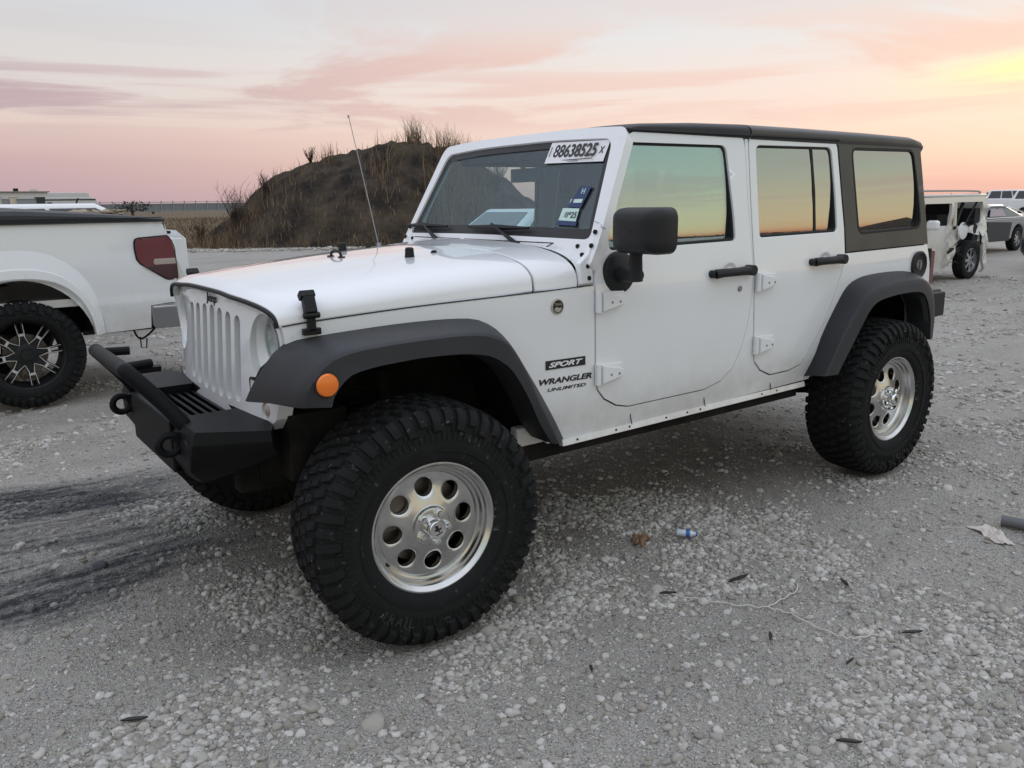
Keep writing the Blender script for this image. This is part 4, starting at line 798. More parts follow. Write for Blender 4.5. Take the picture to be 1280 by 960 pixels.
rf2 = shell('roof_panel', rows, [[(p[0], p[1]*.98, p[2]-.02) for p in r] for r in rows], 'black_trim', J, .004)
MB().tube([(-1.13, .700, 1.812), (-1.9, .706, 1.814), (-2.63, .706, 1.816)], .009, 8).build('roof_drip_seal', 'rubber_seal', J); MB().tube([(-1.13, -.700, 1.812), (-1.9, -.706, 1.814), (-2.63, -.706, 1.816)], .009, 8).build('roof_drip_seal', 'rubber_seal', J)
qo = [(-2.659, 1.244), (-2.660, 1.37), (-2.650, 1.52), (-2.636, 1.78), (-2.632, 1.826), (-3.0, 1.83), (-3.42, 1.832), (-3.462, 1.79), (-3.478, 1.60), (-3.503, 1.254)]
qw = rp([(-2.752, 1.782, .05), (-3.385, 1.788, .05), (-3.422, 1.55, .1), (-3.438, 1.345, .07), (-2.778, 1.332, .05)], 6)
qp = panel('hardtop_side', qo, SM(.004), (0, -.03, 0), 'hardtop', J, holes=[qw], step=.05, bevel=.006, seg=3)
panel('quarter_window', offs(qw, .004), GL(1.345, .008), (0, -.004, 0), 'privacy_glass', qp, step=.1, bevel=0); panel('window_seal', offs(qw, .001), SM(.0055), (0, -.026, 0), 'rubber_seal', qp, holes=[offs(qw, -.012)], step=.1, bevel=.002)
qp2 = mirror_tree(qp, J)
for o in qp2.children:
    if o.name.startswith('quarter_window'): o.data.materials.clear(); o.data.materials.append(M['smoked_glass'])
bk = [(.735, 1.25), (.70, 1.80), (-.70, 1.80), (-.735, 1.25)]; lg = panel('hardtop_back', bk, lambda y, z: (-3.505+.05*(z-1.25), y, z), (.03, 0, 0), 'hardtop', J, holes=[rp([(.58, 1.32, .06), (.56, 1.72, .06), (-.56, 1.72, .06), (-.58, 1.32, .06)])], step=.1, bevel=.004)
panel('rear_window', [(.59, 1.31), (.57, 1.73), (-.57, 1.73), (-.59, 1.31)], lambda y, z: (-3.495+.05*(z-1.25), y, z), (.004, 0, 0), 'smoked_glass', lg, step=.2, bevel=0)
panel('tailgate', [(.75, .72), (.755, 1.245), (-.755, 1.245), (-.75, .72)], lambda y, z: (-3.545+.03*(z-.72), y, z), (.03, 0, 0), 'white_paint', J, step=.1, bevel=.004)
# fender flares
def flare(name, Jl, Cl, Ll, n=40):
    Jr, Cr, Lr = (resample(smooth_line(l, 5), n) for l in (Jl, Cl, Ll)); rows = []
    for a, b, c in zip(Jr, Cr, Lr):
        a, b, c = Vector(a), Vector(b), Vector(c); k = c+Vector((0, -.035, 0))+(c-b)*.12; kk = k+Vector((0, -.10, 0))
        rows.append([a+Vector((0, -.012, 0)), a+(b-a)*.02+Vector((0, 0, .000)), a+(b-a)*.45+Vector((0, 0, .004)), a+(b-a)*.86, b+(a-b)*.05+(c-b)*.02, b+(c-b)*.12, b+(c-b)*.5, b+(c-b)*.93, c, c+Vector((0, -.012, 0)), k, kk])
    inn = [[Vector(p)+Vector((0, -.002, -.0)) for p in r] for r in rows]
    mb = MB().grid(rows)
    for r in (rows[0], rows[-1]): mb.add(r, [tuple(range(len(r)))])
    o = mb.build(name, 'flare_plastic', J, ang=30); 
    # normals must look outward: the middle of the top strip
    pl = o.data.polygons[len(o.data.polygons)//2]
    return o
ys = lambda x, z: yside(x, z)+.002
Jf = [(.487, .56, .885), (.465, .60, .955), (.425, .655, 1.040), (.395, .665, 1.070), (.353, ys(.353, 1.09), 1.090)]+[(x, ys(x, z), z) for x, z in ((.238, 1.102), (.11, 1.110), (-.015, 1.116), (-.15, 1.118), (-.25, 1.115), (-.326, 1.106), (-.392, 1.074), (-.448, 1.023), (-.517, .925), (-.59, .81), (-.67, .68), (-.738, .572))]
Cf = [(.425, .885, .915), (.42, .895, .96), (.395, .905, 1.003), (.365, .91, 1.038), (.328, .915, 1.064), (.257, .92, 1.082), (.17, .922, 1.088), (.089, .925, 1.092), (-.04, .925, 1.093), (-.166, .925, 1.091), (-.26, .922, 1.078), (-.335, .918, 1.045), (-.39, .91, .99), (-.45, .90, .90), (-.51, .885, .79), (-.58, .865, .68), (-.64, .845, .588)]
Lf = [(.345, .935, .915), (.335, .935, .945), (.32, .935, .967), (.295, .935, .992), (.262, .935, 1.010), (.186, .935, 1.022), (.10, .935, 1.027), (.013, .935, 1.030), (-.09, .935, 1.027), (-.173, .935, 1.020), (-.261, .935, 1.000), (-.339, .932, .950), (-.397, .925, .878), (-.45, .91, .80), (-.50, .89, .72), (-.55, .87, .655), (-.598, .85, .600)]
fl = flare('fender_flare', Jf, Cf, Lf)
lm = MB().lathe([(.037, -.006), (.037, .006), (.033, .012), (.018, .017), (.0005, .018)], 28, 'y', (.352, .924, .985)).build('marker_light', 'orange_lens', fl); MB().lathe([(.040, -.006), (.041, .004), (.036, .006)], 28, 'y', (.352, .924, .985)).build('marker_rim', 'rubber_seal', lm)
q_ = flare('fender_flare', Jf[6:], Cf[6:], Lf[5:]); mirror_tree(q_, J); bpy.data.objects.remove(q_)
Jr_ = [(x, ys(x, z), z) for x, z in ((-2.37, .612), (-2.425, .72), (-2.479, .827), (-2.579, .960), (-2.663, 1.052), (-2.744, 1.092), (-2.872, 1.112), (-3.085, 1.117), (-3.262, 1.109), (-3.365, 1.086), (-3.47, 1.02), (-3.51, .90), (-3.52, .73))]
Cr_ = [(x, .912, z) for x, z in ((-2.335, .640), (-2.41, .745), (-2.48, .842), (-2.589, .955), (-2.675, 1.030), (-2.786, 1.063), (-2.962, 1.078), (-3.119, 1.080), (-3.231, 1.074), (-3.310, 1.042), (-3.372, .965), (-3.402, .86), (-3.400, .722))]
Lr_ = [(x, .935, z) for x, z in ((-2.412, .642), (-2.47, .715), (-2.529, .785), (-2.61, .885), (-2.675, .955), (-2.745, .990), (-2.87, 1.007), (-3.0, 1.013), (-3.11, 1.013), (-3.196, 1.0), (-3.25, .955), (-3.30, .86), (-3.325, .722))]
mirror_tree(flare('fender_flare', Jr_, Cr_, Lr_), J)
# inner arches
for pts in ([(.42, .93), (.33, 1.02), (.0, 1.06), (-.28, 1.04), (-.45, .90), (-.62, .62)], [(-2.40, .63), (-2.60, .90), (-2.72, 1.02), (-3.0, 1.05), (-3.25, 1.03), (-3.40, .85), (-3.42, .70)]):
    for s in (1, -1): MB().grid([[(x, s*y, z) for y in (.76, .45, .40)]+[(x, s*.40, .62)] for x, z in (pts if s > 0 or pts[0][0] < 0 else [(.2, 1.045)]+pts[2:])]).build('wheel_liner', 'underbody', J)
# fuel filler, tail light, rear bumper
c = (-3.395, yside(-3.4, 1.137)+.002, 1.137); ff = MB().lathe([(.078, -.004), (.080, .010), (.070, .014), (.062, .005), (.056, .003), (.0005, .003)], 32, 'y', c).build('fuel_filler', 'black_trim', J); MB().lathe([(.03, .002), (.03, .008), (.0005, .009)], 20, 'y', c).box((c[0], c[1]+.011, c[2]), (.012, .01, .055)).build('fuel_cap', 'steel', ff, .002)
for s in (1, -1): MB().box((-3.585, s*.715, 1.12), (.075, .11, .19)).build('tail_light', 'red_lens', J, .01); MB().box((-3.55, s*.715, 1.12), (.03, .125, .21)).build('tail_light_frame', 'rubber_seal', J, .006)
rb = MB().box((-3.70, 0, .88), (.19, 1.50, .175)); rbo = rb.build('rear_bumper', 'black_trim', J, .018, seg=3); MB().box((-3.70, .765, .88), (.16, .03, .15)).build('bumper_end', 'black_trim', rbo, .012); MB().box((-3.70, -.765, .88), (.16, .03, .15)).build('bumper_end', 'black_trim', rbo, .012)
# front steel bumper
fbm = MB(); T_ = .80
top_l = [(.655, .53), (.655, .28), (.442, .28), (.40, .42), (.415, .60), (.446, .664)]
for s in (1, -1):
    tp = [(x, s*y, T_) for x, y in top_l]; bt = [(.675, s*.50, .66), (.675, s*.28, .66), (.442, s*.28, .66), (.40, s*.42, .66), (.41, s*.56, .67), (.42, s*.640, .71)]
    md = [(.672, s*.535, .755), (.672, s*.28, .755), (.442, s*.28, .755), (.40, s*.42, .755), (.415, s*.61, .755), (.446, s*.672, .762)]
    lw = [(.625, s*.45, .595), (.64, s*.28, .585), (.46, s*.28, .60), (.42, s*.36, .61), (.43, s*.44, .62), (.44, s*.52, .65)]
    fbm.grid([tp, md, bt, lw], close_v=True); fbm.add(tp, [tuple(range(6))]); fbm.add(lw, [tuple(range(6))])
fbm.box((.655, 0, .70), (.05, .60, .19)); fbm.prism([(.68, -.30, .62), (.64, -.30, .56), (.60, -.30, .56), (.60, -.30, .66)], (0, .6, 0)); fbm.box((.42, 0, .72), (.03, .8, .16))
for k in range(6): fbm.box((.605-.032*k, 0, .765), (.014, .56, .012), (0, .5, 0))
fb = fbm.build('front_bumper', 'powder_coat', J, .006)
hp = MB().tube(smooth_line([(.645, .36, .79), (.70, .325, .87), (.785, .275, .975), (.792, .22, .982), (.792, 0, .982), (.792, -.22, .982), (.785, -.275, .975), (.70, -.325, .87), (.645, -.36, .79)], 6), .027, 14)
for s in (1, -1): hp.tube([(.785, s*.20, .985), (.69, s*.17, .985)], .017, 10)
hp.box((.67, -.02, .93), (.10, .05, .02)); hp.build('bumper_hoop', 'powder_coat', fb)
for s in (1, -1):
    tb = MB(); ring = [(.705+.034*cos(a), s*.379, .733+.034*sin(a)) for a in np.linspace(0, 2*pi, 21)]; tb.tube(ring, .0135, 8, False); tb.box((.668, s*.379, .733), (.03, .022, .075)); tb.build('tow_ring', 'powder_coat', fb)
    MB().lathe([(.0005, -.012), (.038, -.012), (.043, .001), (.046, .001), (.046, -.014)], 24, 'x', (.674, s*.462, .715)).build('fog_light', 'rubber_seal', fb)
# skid, frame rails, axles, links, springs
ub = MB()
for s in (1, -1):
    ub.box((-1.55, s*.42, .60), (4.1, .07, .14)); ub.box((-1.45, s*.70, .535), (1.85, .05, .075)); ub.tube([(.02, s*.50, .45), (-.9, s*.45, .56)], .028, 8); ub.tube([(-2.93, s*.50, .42), (-2.05, s*.46, .54)], .028, 8); ub.tube([(-2.93, s*.33, .55), (-2.35, s*.40, .62)], .022, 8)
    for x in (0.0, -2.95):
        q = [(x+.055*cos(a)+.03, s*.47+.055*sin(a), .50+.36*a/(2*pi*6)) for a in np.linspace(0, 2*pi*6, 90)]; ub.tube(q, .009, 5); ub.tube([(x-.09, s*.52, .40), (x-.05, s*.50, .92)], .03, 10)
    ub.box((.25, s*.50, .70), (.22, .18, .24)); ub.tube([(-1.15, s*.66, .52), (-1.15, s*.40, .56)], .03, 8)
ub.tube([(0, -.72, .43), (0, .72, .43)], .045, 12); ub.tube([(-2.947, -.72, .43), (-2.947, .72, .43)], .045, 12)
ub.lathe([(.0005, -.10), (.09, -.09), (.135, -.03), (.135, .04), (.09, .10), (.0005, .12)], 18, 'x', (0, -.2, .43)); ub.lathe([(.0005, -.10), (.09, -.09), (.135, -.03), (.135, .04), (.09, .10), (.0005, .12)], 18, 'x', (-2.947, 0, .43))
ub.tube([(.14, -.62, .44), (.14, .62, .44)], .018, 8); ub.tube([(.17, -.3, .60), (.14, .62, .44)], .016, 8); ub.tube([(.02, -.48, .70), (-.02, .60, .50)], .018, 8)
ub.box((-1.55, .02, .52), (.7, .50, .14)); ub.box((-2.15, .48, .545), (.42, .22, .18)); ub.tube([(-1.9, .1, .50), (-2.85, .05, .45)], .035, 8); ub.tube([(-2.1, -.35, .50), (-3.4, -.4, .52)], .035, 8); ub.box((-2.35, -.4, .52), (.5, .28, .16)); ub.tube([(-2.3, .62, .575), (-2.55, .60, .57)], .014, 6)
ub.box((.38, 0, .64), (.10, .95, .18)); ub.prism([(.62, -.26, .60), (.40, -.26, .50), (.30, -.26, .52), (.40, -.26, .64)], (0, .52, 0)); ub.box((.05, 0, .72), (.5, .55, .2))
ub.build('undercarriage', 'underbody', J, .004)
MB().box((-.60, .70, .60), (.16, .05, .09)).build('body_mount_cover', 'cream_white_paint', J, .01)
# badges
yb_ = yside(-.73, .89)
bp = MB().box((-.728, yside(-.728, .895)+.001, .8945), (.196, .003, .036)).build('sport_plate', 'ink', J, smooth=False)
a_ = math.atan2(yside(-.82, .9)-yside(-.63, .9), .19); bp.data.transform(Matrix.Translation((-.728, yside(-.728, .895)+.001, .8945)) @ Matrix.Rotation(-a_, 4, 'Z') @ Matrix.Translation((.728, -yside(-.728, .895)-.001, -.8945)))
XA = (-1, (yside(-.82, .9)-yside(-.63, .9))/.19, 0)
text('sport_lettering', 'SPORT', (-.728, yside(-.728, .895)+.003, .8945), XA, (0, 0, 1), .168, .021, 'white_sticker', bp, shear=.35, bold=.03)
text('model_lettering', 'WRANGLER', (-.729, yside(-.729, .828)+.001, .829), XA, (0, 0, 1), .262, .024, 'ink', J, shear=.25, bold=.035)
text('trim_lettering', 'UNLIMITED', (-.735, yside(-.735, .795)+.001, .794), XA, (0, 0, 1), .192, .0135, 'ink', J, shear=.25, bold=.02)
yy = yside(-.688, 1.125); tb = MB().lathe([(.031, -.002), (.031, .003), (.027, .0045), (.0005, .0045)], 32, 'y', (-.688, yy, 1.125)).build('round_badge', 'badge_silver', J); MB().lathe([(.0255, .005), (.0005, .005)], 28, 'y', (-.688, yy, 1.125)).build('badge_face', 'ink', tb)
text('badge_lettering', 'TRAIL', (-.688, yy+.0058, 1.134), (-1, .05, 0), (0, 0, 1), .036, .009, 'badge_silver', tb); MB().prism([(-.668, yy+.0052, 1.117), (-.680, yy+.0052, 1.124), (-.692, yy+.0052, 1.119), (-.706, yy+.0052, 1.121), (-.702, yy+.0052, 1.108), (-.688, yy+.0052, 1.102), (-.674, yy+.0052, 1.108)], (0, .0008, 0)).build('badge_hill', 'badge_silver', tb, smooth=False)
# antenna on the far cowl
MB().tube([(-.665, -.66, 1.295), (-.66, -.66, 1.33)], .012, 8).tube([(-.66, -.66, 1.32), (-.60, -.66, 1.62), (-.53, -.66, 1.955)], [.003, .0024, .0018], 6).tube([(-.53, -.66, 1.95), (-.528, -.66, 1.962)], .005, 6).build('antenna', 'galvanised', J)
# ------------------------------------------------------------------ generic parked car, built from its side profile
small_tyre = MB().lathe([(.20, -.10), (.30, -.105), (.325, -.09), (.33, -.05), (.33, .05), (.325, .09), (.30, .105), (.22, .10), (.20, .085)], 36).build('x', 'tyre_rubber'); st_me = small_tyre.data; bpy.data.objects.remove(small_tyre)
sr = MB().lathe([(.215, .02), (.215, .09), (.205, .095), (.20, .05), (.19, .045)], 32).lathe([(.06, .075), (.05, .08), (.0005, .08)], 16)
for k in range(7):
    a = 2*pi*k/7; d = Vector((cos(a), 0, sin(a))); p = Vector((-sin(a), 0, cos(a))); sr.add([d*.04+p*.03+Vector((0, .078, 0)), d*.20+p*.02+Vector((0, .055, 0)), d*.20-p*.02+Vector((0, .055, 0)), d*.04-p*.03+Vector((0, .078, 0))], [(0, 1, 2, 3)])
o_ = sr.build('x', 'silver_paint', ang=20); sr_me = o_.data; bpy.data.objects.remove(o_)
def wheel_small(p, x, y, s=1, R=.33, dark=False):
    w = empty('wheel', (x, y, R), 0 if y > 0 else pi, p); t_ = part('tyre', st_me, w); r_o = part('rim', sr_me, w); MB().lathe([(.0005, 0), (.2, 0)], 20).build('rim_shadow', 'matt_black', w)
    w.scale = (R/.33, 1, R/.33); return w
def arch(cx, r, n=10): return [(cx+r*cos(a), .33+r*sin(a)) for a in np.linspace(0, pi, n)]
def car(name, label, cat, loc, hd, L, W_, H, belt, hoodz, xs, paint_, group=None, wb=2.75, R=.33, tail=None, suv=False):
    """xs: cowl, roof front, roof rear, rear glass base (x from the centre, forward positive)"""
    c = empty(name, loc, hd); tag(c, label, cat, group); h = L/2; b = .24; tz = tail or belt
    lo = [(-h+.05, b+.12), (-wb/2-.42, b)]; lo += [(-wb/2+x, .33+z) for x, z in [(R*1.22*cos(a), R*1.22*sin(a)) for a in np.linspace(pi, 0, 12)]]; lo += [(wb/2+R*1.22*cos(a), .33+R*1.22*sin(a)) for a in np.linspace(pi, 0, 12)]
    lo += [(h-.30, b), (h-.03, b+.15), (h, .55), (h-.06, hoodz-.10), (h-.30, hoodz), (xs[0], belt), (xs[3], belt+.02), (-h+.12, tz), (-h, tz-.12), (-h-.01, .55)]
    mb = MB().prism([(x, -W_/2, z) for x, z in lo], (0, W_, 0)); bo = mb.build('body', paint_, c, .055, seg=3)
    x0, x1, x2, x3 = xs; a, t_ = W_/2-.05, W_/2-.20; z0, z1 = belt-.02, H
    V = [(x0, -a, z0), (x0, a, z0), (x3, a, z0), (x3, -a, z0), (x1, -t_, z1), (x1, t_, z1), (x2, t_, z1), (x2, -t_, z1)]
    MB().add(V, [(0, 1, 2, 3), (4, 7, 6, 5), (0, 4, 5, 1), (1, 5, 6, 2), (2, 6, 7, 3), (3, 7, 4, 0)]).build('cabin', paint_, c, .07, seg=3)
    q = [Vector(v) for v in V]
    def quad(nm, A, B, C, D, u0, u1, w0, w1, out):
        P = lambda u, w: (A+(B-A)*u)*(1-w)+(D+(C-D)*u)*w
        MB().prism([P(u0, w0)+out, P(u1, w0)+out, P(u1, w1)+out, P(u0, w1)+out], out*-.5).build(nm, 'dark_window', c, .01)
    quad('windshield', q[0], q[1], q[5], q[4], .07, .93, .14, .90, Vector((.012, 0, .006))); quad('rear_window', q[2], q[3], q[7], q[6], .08, .92, .2, .88, Vector((-.012, 0, .006)))
    for s in (1, -1):
        A, B, C, D = (q[1], q[2], q[6], q[5]) if s > 0 else (q[0], q[3], q[7], q[4]); n_ = 3 if suv else 2; cuts = [.07, .40, .66, .95] if suv else [.10, .50, .90]
        for k in range(n_): quad('side_window', A, B, C, D, cuts[k]+.012, cuts[k+1]-.012, .16, .88, Vector((0, .012*s, .003)))
        MB().box((h-.10, s*(W_/2-.22), hoodz-.20), (.16, .34, .13)).build('headlight', 'lamp_reflector', c, .03); MB().box((-h+.05, s*(W_/2-.16), tz-.22), (.14, .24, .17)).build('tail_light', 'red_lens', c, .02)
        MB().box((x0-.12, s*(W_/2+.07), belt+.07), (.10, .16, .11)).build('door_mirror', paint_, c, .03)
    MB().box((h-.02, 0, .60), (.05, W_*.55, .16)).build('grille', 'matt_black', c, .01); MB().box((0, 0, .38), (L-.5, W_-.35, .16)).build('floor_pan', 'underbody', c)
    for x in (wb/2, -wb/2):
        for s in (1, -1): wheel_small(c, x, s*(W_/2-.10), R=R)
    return c
# ------------------------------------------------------------------ white pickup on the left
T = empty('pickup_truck', (0.69, -5, 0)); tag(T, 'white pickup truck with black bed cover and black alloy wheels at the left edge', 'pickup truck'); ox, oy = -.69, 5
def TP(u, v): return (u+ox, -4.02+oy-.018*max(0, v-1.05)/.4-.03*max(0, .72-v)/.2+.010*math.exp(-((v-.765)/.022)**2), v)
archp = [(.69+.515*cos(a), .40+.60*sin(a)) for a in np.linspace(-.0, pi, 22)]
bed = [(1.62, 1.417), (-.40, 1.417), (-.418, 1.36), (-.432, 1.30), (-.462, 1.20), (-.47, .94), (-.44, .75), (-.245, .735), (-.235, .545), (.12, .535)]+[(.69-.515*cos(a), .40+.60*sin(a)) for a in np.linspace(.2, pi-.2, 22)]+[(1.25, .535), (1.62, .535)]
bo = panel('bed', bed, TP, (0, -.04, 0), 'white_paint', T, step=.035, bevel=.006)
bi = MB().prism([(x+ox, 1-1.96, z) for x, z in ((1.62, .6), (1.62, 1.417), (-.40, 1.417), (-.44, .8))], (0, .04, 0)); bi.box((.6+ox, 0, .80), (2.0, 1.86, .06)); bi.box((1.60+ox, 0, 1.05), (.04, 1.9, .72)); bi.build('bed_shell', 'cream_white_paint', T)
crest = smooth_line([(1.30, .55), (1.28, .80), (1.18, 1.02), (1.0, 1.17), (.80, 1.225), (.58, 1.222), (.40, 1.16), (.26, 1.04), (.17, .88), (.135, .70), (.125, .54)], 5); opn = smooth_line([(1.205, .535), (1.19, .68), (1.11, .85), (.97, .96), (.80, 1.0), (.58, 1.0), (.41, .95), (.29, .84), (.225, .70), (.205, .60), (.20, .535)], 5)
rows = []
for a, b in zip(resample(crest, 44), resample(opn, 44)):
    P = lambda t, y: (a[0]+(b[0]-a[0])*t+ox, -4.02+oy+y, a[1]+(b[1]-a[1])*t)
    rows.append([P(0, .001), P(.06, .004), P(.35, .022), P(.62, .034), P(.66, .052), P(.95, .056), P(1, .048), P(1, -.03)])
MB().grid(rows).build('wheel_flare', 'white_paint', T, ang=32)
MB().grid([[(x+ox, y, z) for y in (.95, .3)] for x, z in opn]).build('wheel_liner', 'underbody', T)
tl = [(-.205, 1.284), (-.183, 1.276), (-.173, 1.255), (-.170, 1.20), (-.178, 1.12), (-.20, 1.085), (-.385, .953), (-.41, .945), (-.470, .947), (-.479, .96), (-.474, 1.20), (-.455, 1.26), (-.435, 1.290), (-.42, 1.298)]
TLF = lambda off: (lambda u, v: (u+ox, -4.02+oy+off-.006*max(0, (-.36-u)/.11)**2, v))
tlo = panel('tail_light', tl, TLF(.012), (0, -.03, 0), 'red_lens', T, step=.025, bevel=.007, seg=3); panel('tail_light_frame', offs(tl, .010), TLF(.004), (0, -.02, 0), 'rubber_seal', tlo, step=.03, bevel=.002); panel('lower_lens', [(-.215, 1.062), (-.385, .958), (-.412, .952), (-.466, .953), (-.472, .965), (-.474, 1.062)], TLF(.0165), (0, -.008, 0), 'dark_red_lens', tlo, step=.025, bevel=.002); panel('reverse_lens', [(-.30, 1.075), (-.30, 1.10), (-.31, 1.117), (-.474, 1.117), (-.476, 1.07), (-.31, 1.068)], TLF(.019), (0, -.01, 0), 'pale_lens', tlo, step=.025, bevel=.003)
tg = smooth_line([(-.425, 1.405), (-.445, 1.31), (-.478, 1.25), (-.50, 1.16), (-.53, 1.08), (-.575, 1.0), (-.592, .93), (-.585, .85), (-.535, .765), (-.47, .73)], 4); rows = []
for y in np.linspace(.955, -.955, 24):
    k = .10+.62*math.exp(-((y-.85)/.5)**2); rows.append([(-.43+(x+.43)*k+ox, y, z+.006*sin(9*y)*(z < 1.2)) for x, z in tg]+[(-.425+ox, y, .735), (-.425+ox, y, 1.40)])
MB().grid(rows, close_v=True).add(rows[0], [tuple(range(len(rows[0])))]).add(rows[-1], [tuple(range(len(rows[0])))]).build('tailgate', 'cream_white_paint', T, ang=50); MB().box((-.47+ox, .55, 1.325), (.05, .6, .025)).build('tailgate_lip', 'black_trim', T, .006)
ton = []
for x in np.r_[np.linspace(-.415, 1.62, 24)]:
    hh = .035+.088*min(1, max(0, (x+.36)/1.0))**.8-.02*max(0, (x-.9)); ton.append([(x+ox, y, 1.419+hh*f) for y, f in ((.985, -.02), (.985, .55), (.96, .8), (.6, 1), (0, 1.06), (-.6, 1), (-.96, .8), (-.985, .5), (-.985, 0))])
MB().grid(ton).add(ton[0], [tuple(range(9))]).build('bed_cover', 'dusty_cover', T, ang=30)
for z in (1.435, 1.452): MB().tube([(-.40+ox, .988, z), (1.62+ox, .988, z)], .004, 5).build('cover_rail', 'black_trim', T)
bm1 = MB(); sec_ = [(-.245, .722), (-.255, .738), (-.45, .742), (-.60, .735), (-.615, .70), (-.61, .56), (-.58, .535), (-.27, .535), (-.25, .56)]
bm1.prism([(x+ox, .975, z) for x, z in sec_], (0, -1.95, 0)); bb = bm1.build('rear_bumper', 'dull_chrome', T, .018, seg=3); MB().box((-.52+ox, .55, .757), (.17, .75, .03)).build('bumper_pad', 'black_trim', bb, .008)
bp2 = MB().box((-.40+ox, .982, .715), (.28, .012, .018)).build('bumper_moulding', 'chrome', bb, .004)
und = MB().box((0.45+ox, 0, .60), (2.6, .9, .14)); und.box((.0+ox, .90, .545), (.55, .05, .03)); und.tube(smooth_line([(-.10+ox, .90, .55), (-.13+ox, .90, .47), (-.18+ox, .90, .46), (-.26+ox, .90, .52), (-.28+ox, .90, .56)], 5), .009, 6); und.tube([(-.15+ox, .90, .47), (-.15+ox, .90, .38), (-.19+ox, .90, .37), (-.20+ox, .90, .45)], .006, 5); und.tube([(0, -.9, .42), (0, .9, .42)], .05, 10); und.tube([(-.9, -.4, .4), (-.1, -.4, .45)], .04, 8); und.build('undercarriage', 'underbody', T)
t_me = tyre_mesh(.42, .142, .27, 44, False)
bw = MB().lathe([(.262, -.005), (.278, .0), (.284, .006), (.280, .012), (.262, .006), (.256, -.02), (.25, -.045), (.24, -.06), (.236, -.16)], 72).build('x', 'black_trim'); bw_me = bw.data; bpy.data.objects.remove(bw)
sp_b, sp_m = MB(), MB()
sp_b.lathe([(.085, -.05), (.085, -.022), (.07, -.016), (.045, -.014), (.043, .0), (.0005, .002)], 32)
for k in range(8):
    a = 2*pi*k/8+pi/2-.12; d = Vector((cos(a), 0, sin(a))); p = Vector((-sin(a), 0, cos(a))); up_ = Vector((0, 1, 0)); R3 = Matrix((d, up_, p)).transposed()
    for s in (1, -1):
        sp_b.box(d*.19+p*s*.020+up_*-.032, (.13, .03, .016), R3); sp_m.prism([d*.135+p*s*.016+up_*-.015, d*.245+p*s*.024+up_*-.013, d*.245+p*s*.0275+up_*-.013, d*.135+p*s*.022+up_*-.015], up_*.003)
        q_ = 2*pi/16*s; d2 = Vector((cos(a+q_), 0, sin(a+q_))); sp_m.prism([d*.135+p*s*.016+up_*-.015, d*.135+p*s*.022+up_*-.015, d2*.088+up_*-.017, d2*.083+up_*-.017], up_*.003)
    sp_b.box(d*.10+up_*-.036, (.10, .03, .05), R3); sp_m.prism([d*.148-p*.016+up_*-.014, d*.148+p*.016+up_*-.014, d*.168+p*.018+up_*-.014, d*.168-p*.018+up_*-.014], up_*.003)
o_ = sp_b.build('x', 'black_trim', None, .002); spb = o_.data; bpy.data.objects.remove(o_); o_ = sp_m.build('x', 'machined_metal', None, smooth=False); spm = o_.data; bpy.data.objects.remove(o_)
for x, y in ((0, .93), (0, -.93), (3.68, .93), (3.68, -.93)):
    w = empty('wheel', (x, y, .42), 0 if y > 0 else pi, T); part('tyre', t_me, w, (0, -.07, 0)); part('rim', bw_me, w); part('spokes', spb, w); part('machined_face', spm, w); part('brake_disc', disc_me, w, (0, .03, 0), (0, 2.3, 0))
# rest of the pickup, outside the picture: cab and bonnet
cb = MB().prism([(x, -.96, z) for x, z in ((.98, .52), (.98, 1.38), (3.05, 1.38), (4.75, 1.25), (4.85, 1.0), (4.85, .55), (4.3, .50), (4.22, .8), (3.95, .98), (3.42, .98), (3.15, .8), (3.08, .5))], (0, 1.94, 0)); cb.build('cab_body', 'white_paint', T, .05, seg=3)
A_ = [(1.0, -.93, 1.36), (1.0, .95, 1.36), (3.1, .95, 1.36), (3.1, -.93, 1.36), (1.1, -.78, 1.93), (1.1, .80, 1.93), (2.45, .80, 1.93), (2.45, -.78, 1.93)]; MB().add(A_, [(0, 3, 2, 1), (4, 5, 6, 7), (0, 1, 5, 4), (1, 2, 6, 5), (2, 3, 7, 6), (3, 0, 4, 7)]).build('cab_roof', 'white_paint', T, .05, seg=3)
MB().prism([(1.2, .948, 1.42), (1.95, .948, 1.42), (1.95, .832, 1.85), (1.25, .832, 1.85)], (0, .006, .002)).build('side_window', 'dark_window', T); MB().prism([(2.02, .948, 1.42), (2.88, .948, 1.42), (2.40, .832, 1.85), (2.02, .832, 1.85)], (0, .006, .002)).build('side_window', 'dark_window', T)
li = MB()
for k in range(26): li.box((random.uniform(-.26, .15), random.uniform(-5.2, -4.5), 1.475+random.uniform(0, .035)), (random.uniform(.03, .12), random.uniform(.05, .14), .012), (random.uniform(-.4, .4), random.uniform(-.3, .3), random.uniform(0, 3)))
tag(li.build('litter_heap', 'tan_litter', None), 'tan leaves and scraps lying on the pickup bed cover', 'litter')
# ------------------------------------------------------------------ other parked vehicles
car('parked_car', 'white hatchback parked beyond the pickup, only its roof showing', 'car', (.55, -9.0, 0), 0, 4.4, 1.85, 1.60, 1.12, 1.05, (1.25, .55, -1.2, -2.15), 'white_paint', None, tail=1.25, suv=True)
car('parked_car', 'white sedan parked beyond, seen through the windshield', 'car', (-8.6, -9.2, 0), radians(182), 4.6, 1.85, 1.42, .95, .92, (1.0, .35, -.85, -1.55), 'white_paint', None, tail=1.05)
